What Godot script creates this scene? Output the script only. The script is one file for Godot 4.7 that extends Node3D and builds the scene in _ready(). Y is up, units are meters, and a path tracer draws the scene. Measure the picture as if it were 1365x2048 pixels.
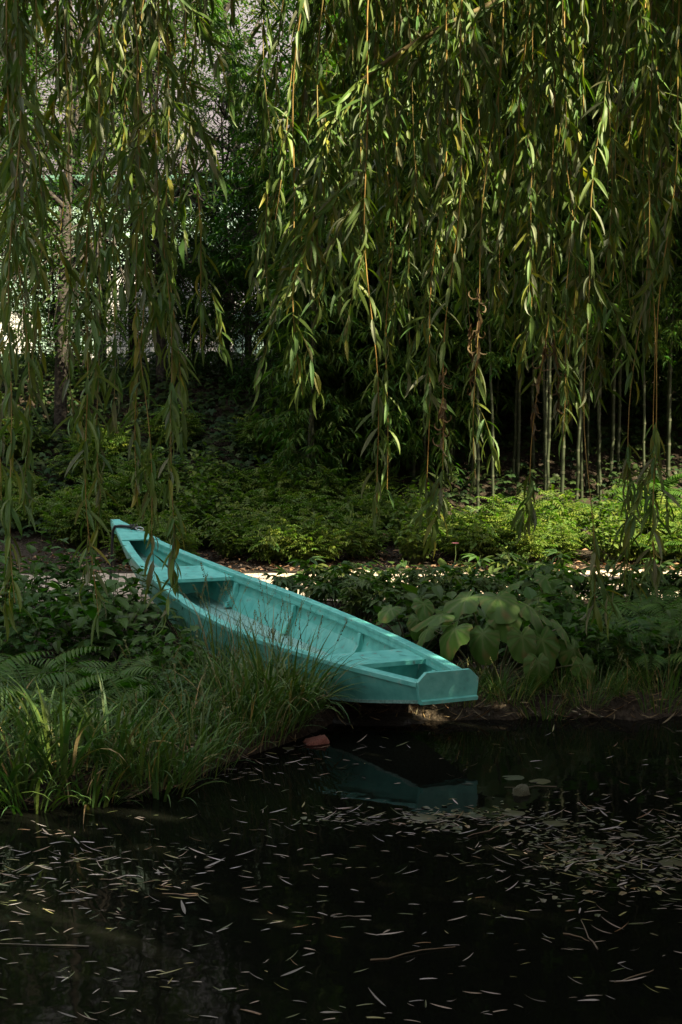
extends Node3D
# A teal punt drawn up on a pond bank under a weeping willow. Metres, y up; the camera looks along -z. D below always means -z.

class MB:
	var v := PackedVector3Array()
	var n := PackedVector3Array()
	var c := PackedColorArray()
	func add(p: Dictionary, xf: Transform3D, col: Color) -> void:
		var pv: PackedVector3Array = p.v
		var pn: PackedVector3Array = p.n
		v.append_array(xf * pv)
		n.append_array(Transform3D(xf.basis.orthonormalized(), Vector3.ZERO) * pn)
		var k := PackedColorArray()
		k.resize(pv.size())
		k.fill(col)
		c.append_array(k)
	func tri(a: Vector3, b: Vector3, d: Vector3, na: Vector3, nb: Vector3, nd: Vector3, col: Color) -> void:
		if (d - a).cross(b - a).dot(na + nb + nd) >= 0.0:
			v.append(a); v.append(b); v.append(d)
			n.append(na); n.append(nb); n.append(nd)
		else:
			v.append(a); v.append(d); v.append(b)
			n.append(na); n.append(nd); n.append(nb)
		c.append(col); c.append(col); c.append(col)
	func flat(a: Vector3, b: Vector3, d: Vector3, e: Vector3, outward: Vector3, col: Color) -> void:
		var m := (b - a).cross(e - a)
		if m.length() < 1e-12: m = (d - b).cross(e - b)
		m = m.normalized()
		if m.dot(outward) < 0.0: m = -m
		tri(a, b, d, m, m, m, col)
		tri(a, d, e, m, m, m, col)
	func box(at: Vector3, size: Vector3, col: Color, turn := Basis.IDENTITY) -> void:
		var h := size * 0.5
		for ax in 3:
			for s in [-1.0, 1.0]:
				var o := Vector3.ZERO
				o[ax] = s
				var p := Vector3.ZERO
				p[(ax + 1) % 3] = h[(ax + 1) % 3]
				var q := Vector3.ZERO
				q[(ax + 2) % 3] = h[(ax + 2) % 3]
				var m: Vector3 = o * h[ax]
				flat(at + turn * (m - p - q), at + turn * (m + p - q), at + turn * (m + p + q), at + turn * (m - p + q), turn * o, col)
	func tube(pts: PackedVector3Array, r0: float, r1: float, sides: int, col: Color, knobs := 0.0) -> void:
		var k := pts.size()
		if k < 2: return
		var prev: Array = []
		var ref := Vector3.RIGHT
		for i in k:
			var t := (pts[mini(i + 1, k - 1)] - pts[maxi(i - 1, 0)]).normalized()
			if absf(t.dot(ref)) > 0.9: ref = Vector3.FORWARD if absf(t.z) < 0.8 else Vector3.UP
			var a := t.cross(ref).normalized()
			var b := t.cross(a)
			var r := lerpf(r0, r1, float(i) / (k - 1))
			var ring: Array = []
			for s in sides:
				var w := TAU * s / sides
				var d := a * cos(w) + b * sin(w)
				var rr := r * (1.0 + knobs * sin(w * 3.0 + i * 1.3) * sin(i * 2.1 + w))
				ring.append([pts[i] + d * rr, d])
			if i > 0:
				for s in sides:
					var p0 = prev[s]
					var p1 = prev[(s + 1) % sides]
					var q0 = ring[s]
					var q1 = ring[(s + 1) % sides]
					tri(p0[0], p1[0], q1[0], p0[1], p1[1], q1[1], col)
					tri(p0[0], q1[0], q0[0], p0[1], q1[1], q0[1], col)
			prev = ring
	func mesh() -> ArrayMesh:
		var a := []
		a.resize(Mesh.ARRAY_MAX)
		a[Mesh.ARRAY_VERTEX] = v
		a[Mesh.ARRAY_NORMAL] = n
		a[Mesh.ARRAY_COLOR] = c
		var m := ArrayMesh.new()
		m.add_surface_from_arrays(Mesh.PRIMITIVE_TRIANGLES, a)
		return m

const YAW := 0.50405
const BOAT_LENGTH := 6.54
const HALF_BEAM := [0.039, 0.242, 0.408, 0.533, 0.597, 0.569, 0.439, 0.235]
const SHEER := [0.792, 0.586, 0.431, 0.307, 0.2, 0.113, 0.052, 0.0]
const DEPTH := [0.10, 0.235, 0.31, 0.345, 0.35, 0.34, 0.285, 0.125]
const SHORE := [[-40.0, 7.2], [-6.0, 7.5], [-1.9, 7.9], [-0.96, 8.24], [-0.74, 9.0], [-0.3, 9.75], [-0.08, 10.4], [1.0, 10.5], [2.5, 10.55], [6.0, 10.4], [40.0, 10.0]]
const RISE := [[-80.0, 0.3], [7.0, 0.16], [10.5, 0.14], [11.6, 0.155], [13.0, 0.26], [15.0, 0.42], [17.2, 0.55], [18.6, 0.72], [20.0, 1.1], [23.4, 3.2], [25.0, 3.45], [60.0, 3.6], [300.0, 3.8]]
const STRANDS := [
	[-0.14, -0.13, 4.70, 2.18, [[3.82, 3.29, 0.6], [2.99, 2.56, 0.5], [2.56, 2.18, 1.3]], []],
	[0.11, 0.09, 4.40, 1.80, [[3.70, 2.99, 0.5], [2.97, 1.80, 1.0]], []],
	[0.15, 0.19, 5.00, 1.86, [[3.93, 2.70, 0.8], [2.60, 1.87, 0.7]], []],
	[-0.06, -0.05, 4.70, 2.43, [[3.82, 3.09, 0.6], [2.94, 2.43, 1.4]], []],
	[0.31, 0.30, 4.50, 1.79, [[3.74, 2.11, 1.1], [1.92, 1.79, 2.2]], []],
	[0.35, 0.34, 4.45, 1.83, [[3.72, 2.31, 1.0], [1.94, 1.83, 2.2]], [[2.25, 2.00]]],
	[0.51, 0.45, 4.60, 1.91, [[3.62, 3.36, 0.6], [3.13, 2.61, 0.6], [2.32, 1.91, 1.1]], [[2.49, 2.32]]],
	[0.54, 0.56, 4.80, 2.57, [[3.86, 2.57, 0.9]], []],
	[0.70, 0.66, 4.80, 1.76, [[3.86, 2.41, 0.9], [1.86, 1.76, 2.4]], [[2.35, 2.08]]],
	[0.82, 0.81, 5.00, 2.03, [[3.93, 2.70, 1.0], [2.53, 2.03, 0.9]], []],
	[0.84, 0.78, 4.50, 1.51, [[3.74, 2.16, 0.9], [1.99, 1.95, 1.2], [1.72, 1.51, 2.2]], []],
	[0.97, 0.95, 4.60, 1.57, [[3.78, 2.42, 0.9], [2.05, 1.90, 2.0], [1.82, 1.57, 1.8]], []],
	[1.03, 1.02, 4.50, 1.62, [[3.74, 2.54, 1.0], [2.06, 1.91, 1.8], [1.84, 1.62, 1.6]], []],
	[1.13, 1.11, 5.20, 1.80, [[4.01, 2.55, 1.0], [2.05, 1.80, 1.3]], []],
	[0.69, 0.77, 5.20, 2.18, [[4.01, 2.18, 1.0]], [[2.48, 2.18]]],
	[0.01, 0.03, 5.20, 2.62, [[4.01, 2.62, 1.2]], []],
	[0.26, 0.28, 5.40, 2.40, [[4.09, 2.40, 1.1]], []],
	[0.48, 0.46, 5.30, 2.26, [[4.05, 2.48, 1.0]], [[2.48, 2.07]]],
	[-0.88, -0.86, 3.80, 1.59, [[3.47, 1.59, 1.1]], []],
	[-0.89, -0.89, 4.00, 1.85, [[3.55, 1.85, 1.2]], []],
	[-0.92, -0.92, 3.90, 1.86, [[3.51, 1.86, 1.2]], []],
	[-0.93, -0.92, 4.30, 2.21, [[3.66, 2.21, 1.1]], []],
	[-0.73, -0.73, 4.20, 1.51, [[3.62, 2.41, 1.1], [2.41, 1.51, 1.1]], []],
	[-0.72, -0.73, 4.40, 1.85, [[3.70, 1.85, 1.1]], []],
	[-0.64, -0.60, 4.30, 1.83, [[3.66, 2.73, 0.8], [2.73, 1.83, 0.9]], []],
	[-0.51, -0.52, 4.20, 1.61, [[3.62, 2.07, 1.1], [1.80, 1.61, 2.0]], []],
	[-0.59, -0.59, 4.30, 1.72, [[3.66, 2.09, 0.9], [2.00, 1.72, 1.0]], []],
	[-0.51, -0.51, 4.40, 2.03, [[3.70, 2.03, 1.2]], []],
	[-0.46, -0.46, 4.50, 2.32, [[3.74, 2.32, 1.1]], []],
	[-0.72, -0.71, 4.60, 2.06, [[3.78, 2.06, 1.2]], []],
	[-0.86, -0.85, 4.60, 2.10, [[3.78, 3.13, 0.8], [2.65, 2.10, 1.2]], []],
	[-0.93, -0.94, 4.80, 2.64, [[3.86, 2.96, 1.1]], []],
	[-0.71, -0.71, 4.90, 2.81, [[3.90, 2.81, 1.0]], []],
	[-0.53, -0.52, 5.00, 3.00, [[3.93, 3.00, 1.0]], []],
	[-0.65, -0.64, 5.00, 3.05, [[3.93, 3.05, 1.0]], []],
	[-0.44, -0.45, 5.00, 3.35, [[3.93, 3.35, 1.0]], []],
	[-0.36, -0.35, 5.00, 3.48, [[3.93, 3.48, 1.0]], []],
	[-0.25, -0.24, 5.00, 3.05, [[3.93, 3.14, 0.8]], []]]

var rng := RandomNumberGenerator.new()
var used := {}
var M := {}
var P := {}
var lumps := FastNoiseLite.new()

# ---------- small helpers
func R(a: float, b: float) -> float: return rng.randf_range(a, b)
func numbered(base: String) -> String:
	used[base] = used.get(base, -1) + 1
	return base if used[base] == 0 else "%s_%03d" % [base, used[base]]
func nth(k: int) -> String:
	return ["leftmost", "second", "third", "fourth", "fifth", "sixth", "seventh", "eighth", "ninth", "tenth", "eleventh", "twelfth", "thirteenth", "fourteenth", "fifteenth", "sixteenth", "seventeenth", "eighteenth", "nineteenth", "twentieth", "twenty first", "twenty second", "twenty third", "twenty fourth", "twenty fifth", "twenty sixth", "twenty seventh", "twenty eighth"][mini(k, 27)]
func by_x(list: Array) -> Array:
	var l := list.duplicate()
	l.sort_custom(func(a, b): return a[0] < b[0])
	return l
func tag(o: Node, label := "", category := "", group := "", kind := "") -> Node:
	if label: o.set_meta("label", label)
	if category: o.set_meta("category", category)
	if group: o.set_meta("group", group)
	if kind: o.set_meta("kind", kind)
	return o
func thing(called: String, where: Vector3, turn := 0.0) -> Node3D:
	var o := Node3D.new()
	o.name = numbered(called)
	add_child(o)
	o.position = where
	o.rotation.y = turn
	return o
func put(called: String, mesh: Mesh, mat: Material, parent: Node = self) -> MeshInstance3D:
	var o := MeshInstance3D.new()
	o.name = numbered(called) if parent == self else called
	o.mesh = mesh
	o.material_override = mat
	parent.add_child(o, true)
	return o
func table(t: Array, x: float) -> float:
	for i in range(1, t.size()):
		if x <= t[i][0]:
			return lerpf(t[i - 1][1], t[i][1], clampf((x - t[i - 1][0]) / (t[i][0] - t[i - 1][0]), 0.0, 1.0))
	return t[-1][1]
func knots(t: Array, u: float) -> float:
	var k := t.size() - 1
	var i := clampi(int(u * k), 0, k - 1)
	var a: float = t[i]
	var b: float = t[i + 1]
	var p: float = t[i - 1] if i > 0 else 2.0 * a - b
	var q: float = t[i + 2] if i + 2 <= k else 2.0 * b - a
	return cubic_interpolate(a, b, p, q, u * k - i)
func land(x: float, d: float) -> float:
	var e := d - table(SHORE, x) - 0.08 * sin(x * 5.3) - 0.06 * sin(x * 13.1 + 1.0) - 0.03 * sin(x * 29.0)
	if e < 0.0: return maxf(-0.7, e * 0.8)
	var y := table(RISE, d) * smoothstep(0.0, 0.22, e)
	var calm := 0.0 if d > 14.2 and d < 17.6 else 1.0
	return y + calm * smoothstep(0.3, 1.2, e) * lumps.get_noise_2d(x * 60.0, d * 60.0) * (0.05 if d < 19.0 else 0.16)
func ground_at(x: float, d: float) -> Vector3: return Vector3(x, land(x, d), -d)
func facing(at: Vector3, dir: Vector3, up: Vector3, s: float) -> Transform3D:
	var z := dir.normalized()
	var x := up.cross(z)
	if x.length() < 1e-4: x = Vector3.RIGHT.cross(z) + Vector3(0.001, 0, 0)
	x = x.normalized()
	return Transform3D(Basis(x * s, z.cross(x) * s, z * s), at)
func tint(c: Color, bright := 0.25, yellow := 0.12) -> Color:
	var b := R(1.0 - bright, 1.0 + bright)
	var y := R(-yellow, yellow)
	return Color(c.r * b * (1.0 + y * 2.0), c.g * b * (1.0 + y * 0.5), c.b * b * (1.0 - y))
func around() -> Vector3:
	var a := R(0, TAU)
	return Vector3(cos(a), 0, sin(a))

# ---------- leaf shapes: unit length along +z, upper side +y
func leaf_shape(width: float, segs: int, bend: float, fold: float, profile: Callable, wave := 0.0) -> Dictionary:
	var b := MB.new()
	var at := Vector3.ZERO
	var prev: Array = []
	for i in segs + 1:
		var t := float(i) / segs
		var a := bend * t
		var nn := Vector3(0, cos(a), sin(a))
		if i > 0: at += Vector3(0, -sin(a), cos(a)) / segs
		var w: float = width * 0.5 * profile.call(t)
		var lift := nn * (w * fold + wave * width * sin(t * 17.0) * 0.2)
		var row := [at, at + Vector3(w, 0, 0) + lift, at + Vector3(-w, 0, 0) + lift, nn, (nn + Vector3(-fold, 0, 0)).normalized(), (nn + Vector3(fold, 0, 0)).normalized()]
		if i > 0:
			for s in 2:
				if fold == 0.0 and s == 1: continue
				var pa = prev[0] if fold != 0.0 else prev[2]
				var ra = row[0] if fold != 0.0 else row[2]
				var m0 = prev[4 + s] if fold != 0.0 else prev[3]
				var m1 = row[4 + s] if fold != 0.0 else row[3]
				if i > 1 or profile.call(0.0) > 0.0: b.tri(pa, prev[1 + s], row[1 + s], m0, m0, m1, Color.WHITE)
				b.tri(pa, row[1 + s], ra, m0, m1, m1, Color.WHITE)
		prev = row
	return {"v": b.v, "n": b.n}
func lance(t: float) -> float: return pow(sin(PI * pow(t, 0.8)), 0.8) if t > 0.0 and t < 1.0 else (0.08 if t == 0.0 else 0.0)
func ovate(t: float) -> float: return pow(maxf(0.0, sin(PI * pow(t, 0.62))), 0.85) if t < 1.0 else 0.0
func blade(t: float) -> float: return clampf((1.0 - t) * 2.2, 0.0, 1.0) * (0.7 + 0.3 * minf(1.0, t * 5.0))
func diamond(width: float, bend: float, fold: float) -> Dictionary:
	var b := MB.new()
	var w := width * 0.5
	var mid := Vector3(0, 0.02, 0.45)
	var tip := Vector3(0, -bend * 0.5, 1.0)
	for s in [-1.0, 1.0]:
		var e := Vector3(s * w, fold * w, 0.45)
		var nn := Vector3(-s * fold, 1.0, bend * 0.3).normalized()
		b.tri(Vector3.ZERO, e, tip, nn, nn, nn, Color.WHITE)
	return {"v": b.v, "n": b.n}
func joined(pieces: Array) -> Dictionary:
	var b := MB.new()
	for p in pieces: b.add(p[0], p[1], Color.WHITE)
	return {"v": b.v, "n": b.n}
func outline_leaf(radii: Array, dish: float, ripple: float) -> Dictionary:
	# a broad leaf from a polar outline around the stalk's end; rings of it are dished and rippled
	var b := MB.new()
	var k := radii.size()
	var rings := 4
	var pt := func(i: int, j: int) -> Vector3:
		var a := PI * 2.0 * ((i + k) % k) / k
		var r: float = radii[(i + k) % k] * j / rings
		var x := sin(a) * r
		var z := -cos(a) * r * -1.0
		var y := -dish * r * r + ripple * r * cos(a * 7.0) * (0.4 + r) - 0.35 * absf(x) * absf(x) + 0.10 * absf(x)
		return Vector3(x, y, z)
	for i in k:
		for j in rings:
			var a: Vector3 = pt.call(i, j)
			var bb: Vector3 = pt.call(i + 1, j)
			var cc: Vector3 = pt.call(i + 1, j + 1)
			var d: Vector3 = pt.call(i, j + 1)
			var m := (cc - a).cross(d - a).normalized()
			if m.y < 0: m = -m
			b.tri(a, cc, d, m, m, m, Color.WHITE)
			if j > 0: b.tri(a, bb, cc, m, m, m, Color.WHITE)
	# smooth the normals by place
	var sum := {}
	for i in b.v.size():
		var key := b.v[i].snapped(Vector3.ONE * 0.002)
		sum[key] = sum.get(key, Vector3.ZERO) + b.n[i]
	for i in b.v.size(): b.n[i] = (sum[b.v[i].snapped(Vector3.ONE * 0.002)] as Vector3).normalized()
	return {"v": b.v, "n": b.n}
func veined(p: Dictionary, col: Color, seed_: int) -> ArrayMesh:
	# a broad leaf with paler veins and browned, nibbled patches near its rim
	var b := MB.new()
	b.add(p, Transform3D.IDENTITY, col)
	var f := FastNoiseLite.new()
	f.seed = seed_
	f.frequency = 3.5
	for i in b.v.size():
		var q := b.v[i]
		var r := Vector2(q.x, q.z).length()
		var k := posmod(int(round(atan2(q.x, q.z) / TAU * 40.0)), 40)
		var c := col * (1.0 + 0.25 * f.get_noise_2d(q.x * 2.0, q.z * 2.0))
		if k % 5 == 0 and r < 0.45: c = c.lerp(Color(0.17, 0.20, 0.09), 0.55)
		if r > 0.3 and f.get_noise_2d(q.x + 7.0, q.z) > 0.28: c = c.lerp(Color(0.17, 0.12, 0.05), 0.7)
		b.c[i] = c
	return b.mesh()
func mesh_of(p: Dictionary, col: Color) -> ArrayMesh:
	var b := MB.new()
	b.add(p, Transform3D.IDENTITY, col)
	return b.mesh()

# ---------- materials
func noise_tex(seed_: int, freq: float, stops: Array, size := 512, octaves := 4) -> NoiseTexture2D:
	var f := FastNoiseLite.new()
	f.seed = seed_
	f.frequency = freq
	f.fractal_octaves = octaves
	var t := NoiseTexture2D.new()
	t.width = size
	t.height = size
	t.seamless = true
	t.noise = f
	var g := Gradient.new()
	var o := PackedFloat32Array()
	var cc := PackedColorArray()
	for s in stops:
		o.append(s[0])
		cc.append((s[1] as Color).linear_to_srgb())
	g.offsets = o
	g.colors = cc
	t.color_ramp = g
	return t
func height_tex(seed_: int, freq: float, size := 512, octaves := 4) -> NoiseTexture2D:
	return noise_tex(seed_, freq, [[0.0, Color.BLACK], [1.0, Color.WHITE]], size, octaves)
func normal_tex(seed_: int, freq: float, strength: float, size := 512, octaves := 3) -> NoiseTexture2D:
	var t := height_tex(seed_, freq, size, octaves)
	t.color_ramp = null
	t.as_normal_map = true
	t.bump_strength = strength
	return t
func leaf_mat(rough: float, back: Color, spec := 0.5) -> StandardMaterial3D:
	var m := StandardMaterial3D.new()
	m.vertex_color_use_as_albedo = true
	m.roughness = rough
	m.metallic_specular = spec
	m.backlight_enabled = true
	m.backlight = back
	m.cull_mode = BaseMaterial3D.CULL_DISABLED
	return m
func surface(tex: Texture2D, scale_: float, rough: float, relief: Texture2D = null, depth := 1.0, spec := 0.5) -> StandardMaterial3D:
	var m := StandardMaterial3D.new()
	m.albedo_texture = tex
	m.roughness = rough
	m.metallic_specular = spec
	m.uv1_triplanar = true
	m.uv1_world_triplanar = true
	m.uv1_scale = Vector3.ONE * scale_
	if relief:
		m.normal_enabled = true
		m.normal_texture = relief
		m.normal_scale = depth
	return m
func make_materials() -> void:
	M.willow = leaf_mat(0.52, Color(0.8, 0.85, 0.3), 0.45)
	M.leaf = leaf_mat(0.5, Color(0.7, 0.9, 0.3), 0.3)
	M.big_leaf = leaf_mat(0.5, Color(0.6, 0.85, 0.2), 0.28)
	M.grass = leaf_mat(0.45, Color(0.55, 0.7, 0.25), 0.35)
	M.dead = leaf_mat(0.7, Color(0.4, 0.3, 0.15), 0.3)
	M.wet_leaf = leaf_mat(0.45, Color(0.2, 0.2, 0.1), 0.5)
	M.stem = StandardMaterial3D.new()
	M.stem.vertex_color_use_as_albedo = true
	M.stem.roughness = 0.6
	M.plain = StandardMaterial3D.new()
	M.plain.vertex_color_use_as_albedo = true
	M.plain.roughness = 0.75
	M.bark = surface(noise_tex(5, 0.02, [[0.2, Color(0.012, 0.010, 0.008)], [0.55, Color(0.032, 0.027, 0.021)], [0.9, Color(0.07, 0.062, 0.05)]]), 1.4, 0.9, normal_tex(6, 0.03, 8.0), 1.0)
	M.soil = surface(noise_tex(11, 0.03, [[0.15, Color(0.012, 0.009, 0.006)], [0.5, Color(0.032, 0.025, 0.017)], [0.75, Color(0.06, 0.048, 0.033)], [0.95, Color(0.11, 0.09, 0.06)]], 1024, 6), 0.7, 0.95, normal_tex(12, 0.05, 10.0), 1.0, 0.3)
	M.sand = surface(noise_tex(13, 0.015, [[0.1, Color(0.24, 0.19, 0.14)], [0.5, Color(0.44, 0.37, 0.29)], [0.9, Color(0.55, 0.48, 0.38)]], 1024, 6), 0.6, 0.95, normal_tex(14, 0.06, 6.0), 0.8, 0.3)
	# old gloss paint: thin blotches, chalking and grime at random
	M.paint = surface(noise_tex(21, 0.012, [[0.0, Color(0.17, 0.17, 0.14)], [0.13, Color(0.17, 0.24, 0.20)], [0.165, Color(0.09, 0.39, 0.35)], [0.32, Color(0.11, 0.47, 0.42)], [0.55, Color(0.135, 0.525, 0.47)], [0.76, Color(0.16, 0.56, 0.50)], [0.86, Color(0.24, 0.59, 0.53)], [0.895, Color(0.19, 0.37, 0.31)], [1.0, Color(0.15, 0.27, 0.22)]], 1024, 6), 0.55, 0.38, normal_tex(22, 0.02, 2.5, 1024, 5), 0.35)
	M.paint.uv1_world_triplanar = false
	M.paint_floor = surface(noise_tex(23, 0.03, [[0.0, Color(0.10, 0.16, 0.13)], [0.35, Color(0.15, 0.33, 0.30)], [0.6, Color(0.22, 0.44, 0.40)], [1.0, Color(0.36, 0.46, 0.40)]], 1024, 6), 1.1, 0.55, normal_tex(24, 0.04, 4.0), 0.6)
	M.paint_floor.uv1_world_triplanar = false
	M.water = StandardMaterial3D.new()
	M.water.albedo_color = Color(0.003, 0.0035, 0.0025).linear_to_srgb()
	M.water.roughness = 0.03
	M.water.metallic_specular = 0.13
	M.water.uv1_triplanar = true
	M.water.uv1_world_triplanar = true
	M.water.uv1_scale = Vector3.ONE * 0.35
	M.water.normal_enabled = true
	M.water.normal_texture = normal_tex(31, 0.008, 3.0, 1024, 3)
	M.water.normal_scale = 0.085
	M.rope = StandardMaterial3D.new()
	M.rope.albedo_color = Color(0.008, 0.008, 0.009).linear_to_srgb()
	M.rope.roughness = 0.6
	M.steel = StandardMaterial3D.new()
	M.steel.albedo_color = Color(0.35, 0.36, 0.36).linear_to_srgb()
	M.steel.metallic = 1.0
	M.steel.roughness = 0.4
	M.post = StandardMaterial3D.new()
	M.post.albedo_color = Color(0.14, 0.15, 0.14).linear_to_srgb()
	M.post.roughness = 0.6
	M.wire = StandardMaterial3D.new()
	M.wire.albedo_color = Color(0.04, 0.08, 0.06).linear_to_srgb()
	M.wire.roughness = 0.5
	M.board = surface(noise_tex(41, 0.02, [[0.2, Color(0.33, 0.52, 0.44)], [0.8, Color(0.42, 0.60, 0.52)]]), 0.5, 0.7)
	M.board_white = surface(noise_tex(42, 0.02, [[0.2, Color(0.66, 0.68, 0.66)], [0.8, Color(0.78, 0.79, 0.77)]]), 0.5, 0.7)
	M.brick = surface(noise_tex(51, 0.04, [[0.1, Color(0.13, 0.05, 0.04)], [0.6, Color(0.30, 0.12, 0.09)], [0.95, Color(0.40, 0.22, 0.17)]]), 4.0, 0.8, normal_tex(52, 0.06, 8.0), 1.0)
	M.moss = surface(noise_tex(53, 0.05, [[0.1, Color(0.015, 0.018, 0.01)], [0.5, Color(0.045, 0.05, 0.025)], [0.9, Color(0.12, 0.12, 0.07)]]), 5.0, 0.9, normal_tex(54, 0.08, 8.0), 1.0)
	M.mud = surface(noise_tex(55, 0.03, [[0.1, Color(0.006, 0.005, 0.004)], [0.6, Color(0.018, 0.015, 0.012)], [0.95, Color(0.045, 0.04, 0.034)]]), 2.0, 0.5, normal_tex(56, 0.04, 8.0), 1.0)
func make_shapes() -> void:
	P.willow = []
	for q in [[0.35, 0.6], [0.9, 0.5], [0.15, 0.8], [1.5, 0.45], [0.6, 0.35]]:
		P.willow.append(leaf_shape(0.145, 5, q[0], q[1], lance))
	P.willow_far = [diamond(0.17, 0.3, 0.3), diamond(0.17, 0.9, 0.4), diamond(0.15, 0.1, 0.2)]
	P.curl = [leaf_shape(0.17, 8, 2.2, 0.9, lance, 0.6), leaf_shape(0.15, 8, 4.0, 1.1, lance, 0.6), leaf_shape(0.18, 8, 1.2, 1.0, lance, 0.8)]
	P.drift = [leaf_shape(0.11, 5, 0.2, 0.15, lance), leaf_shape(0.13, 5, -0.35, 0.3, lance), leaf_shape(0.08, 6, -0.7, 0.5, lance), leaf_shape(0.2, 5, 0.1, 0.1, ovate)]
	P.small = [diamond(0.55, 0.3, 0.3), diamond(0.62, 0.6, 0.25), diamond(0.5, 0.1, 0.4)]
	P.ovate = [leaf_shape(0.56, 4, 0.6, 0.25, ovate), leaf_shape(0.5, 4, 1.0, 0.3, ovate), leaf_shape(0.62, 4, 0.3, 0.2, ovate)]
	# pinnate leaves: a stalk's worth of leaflets joined
	P.pinnate = []
	for k in 3:
		var pieces := []
		var leaflet: Dictionary = diamond(0.5, 0.4 + 0.2 * k, 0.3)
		for i in 4:
			for s in [-1.0, 1.0]:
				var z := 0.2 + 0.2 * i
				pieces.append([leaflet, facing(Vector3(0, -0.10 * z * z * (1 + k), z), Vector3(s, -0.15 - 0.1 * k, 0.55), Vector3.UP, 0.34 - 0.03 * i)])
		pieces.append([leaflet, facing(Vector3(0, -0.1 * (1 + k) * 0.8, 0.85), Vector3(0, -0.3, 1), Vector3.UP, 0.34)])
		P.pinnate.append(joined(pieces))
	P.palmate = []
	for k in 2:
		var pieces := []
		var leaflet: Dictionary = leaf_shape(0.34, 4, 0.5 + 0.3 * k, 0.3, ovate)
		for i in 5:
			var a := (i - 2) * 0.72
			pieces.append([leaflet, facing(Vector3(0, 0.0, 0.1), Vector3(sin(a), -0.1 * absf(i - 2), cos(a)), Vector3.UP, 0.9 - 0.12 * absf(i - 2))])
		P.palmate.append(joined(pieces))
	P.ivy = outline_leaf([1.0, 0.62, 0.42, 0.62, 0.85, 0.5, 0.5, 0.32, 0.1, 0.32, 0.5, 0.5, 0.85, 0.62, 0.42, 0.62].map(func(r): return r * 0.6), 0.25, 0.03)
	var heart := []
	var shield := []
	for i in 40:
		var a := TAU * i / 40.0
		var c := cos(a)
		var r := 0.36 + 0.20 * pow(maxf(c, 0.0), 2.0) + 0.07 * pow(maxf(c, 0.0), 12.0) - 0.26 * pow(maxf(-c, 0.0), 9.0)
		heart.append(r * (1.0 + 0.025 * sin(i * 2.9)))
		shield.append(r * (1.0 + 0.09 * cos(a * 5.0) + 0.02 * sin(i * 3.7)))
	P.broad = [outline_leaf(heart, 0.5, 0.07), outline_leaf(heart, 1.0, 0.09), outline_leaf(shield, 0.4, 0.09), outline_leaf(shield, 0.9, 0.06)]

# ---------- plants: each maker returns [[part name, mesh, material], ...]
func herb(seed_: int, h: float, spread: float, stems: int, per: int, kinds: Array, size: float, col: Color, stem_col := Color(0.05, 0.08, 0.025), from := 0.2, m: Material = null) -> Array:
	rng.seed = seed_
	var wood := MB.new()
	var b := MB.new()
	for s in stems:
		var out := around()
		var reach := sqrt(R(0.0, 1.0)) * spread
		var top := h * (1.0 - 0.45 * pow(reach / maxf(spread, 0.01), 2.0)) * R(0.75, 1.1)
		var pts := PackedVector3Array()
		var root := out * reach * 0.25
		var mid := out * reach * 0.55 + Vector3(R(-0.05, 0.05), top * 0.6, R(-0.05, 0.05)) * 1.0
		var end := out * reach + Vector3(0, top, 0)
		for i in 7:
			var t := i / 6.0
			pts.append(root.lerp(mid, t).lerp(mid.lerp(end, t), t))
		wood.tube(pts, 0.006, 0.002, 3, tint(stem_col, 0.2, 0.1))
		var shade := tint(col, 0.12, 0.08)
		var ph := R(0, TAU)
		for k in per:
			var t := lerpf(from, 1.0, (k + R(0.0, 0.8)) / per)
			var i := mini(int(t * 6.0), 5)
			var at := pts[i].lerp(pts[i + 1], t * 6.0 - i)
			ph += 2.4
			var side := Vector3(cos(ph), 0, sin(ph))
			var dir := side * R(0.7, 1.0) + Vector3.UP * R(-0.25, 0.45)
			if t > 0.95: dir += Vector3.UP * 0.5
			b.add(kinds[rng.randi() % kinds.size()], facing(at + side * size * 0.12, dir, Vector3.UP + side * R(-0.3, 0.3) + around() * 0.25, size * R(0.65, 1.15)), tint(shade, 0.2, 0.1))
	return [["stems", wood.mesh(), M.stem], ["foliage", b.mesh(), m if m else M.leaf]]
func plant(called: String, label: String, category: String, group: String, where: Vector3, turn: float, size: float, parts: Array, flat := 1.0) -> Node3D:
	var o := thing(called, where, turn)
	o.scale = Vector3(size, size * flat, size)
	tag(o, label, category, group)
	for p in parts:
		var q := put(p[0], p[1], p[2], o)
		if p[0] in ["foliage", "blades", "stems", "twigs"]: q.set_meta("kind", "stuff")
	return o
func frond(seed_: int, col: Color) -> ArrayMesh:
	rng.seed = seed_
	var b := MB.new()
	var pts := PackedVector3Array()
	var at := Vector3.ZERO
	var a := R(1.05, 1.3)
	for i in 25:
		pts.append(at)
		at += Vector3(0, sin(a), cos(a)) / 24.0
		a -= R(0.055, 0.085)
	b.tube(pts, 0.006, 0.0015, 3, Color(0.06, 0.075, 0.02))
	var pinna := leaf_shape(0.17, 3, 0.5, 0.25, lance)
	for i in range(3, 25):
		var t := i / 24.0
		var w := 0.27 * pow(sin(PI * pow(t, 0.6)), 0.8) + 0.015
		var fwd := (pts[mini(i + 1, 24)] - pts[i - 1]).normalized()
		var up := fwd.cross(Vector3.RIGHT)
		if up.y < 0: up = -up
		for s in [-1.0, 1.0]:
			for hh in 1:
				var p := pts[i]
				b.add(pinna, facing(p, Vector3(s, 0, 0) + fwd * R(0.3, 0.45) - up * 0.1, up, w * R(0.9, 1.05)), tint(col, 0.18, 0.08))
	return b.mesh()
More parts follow.
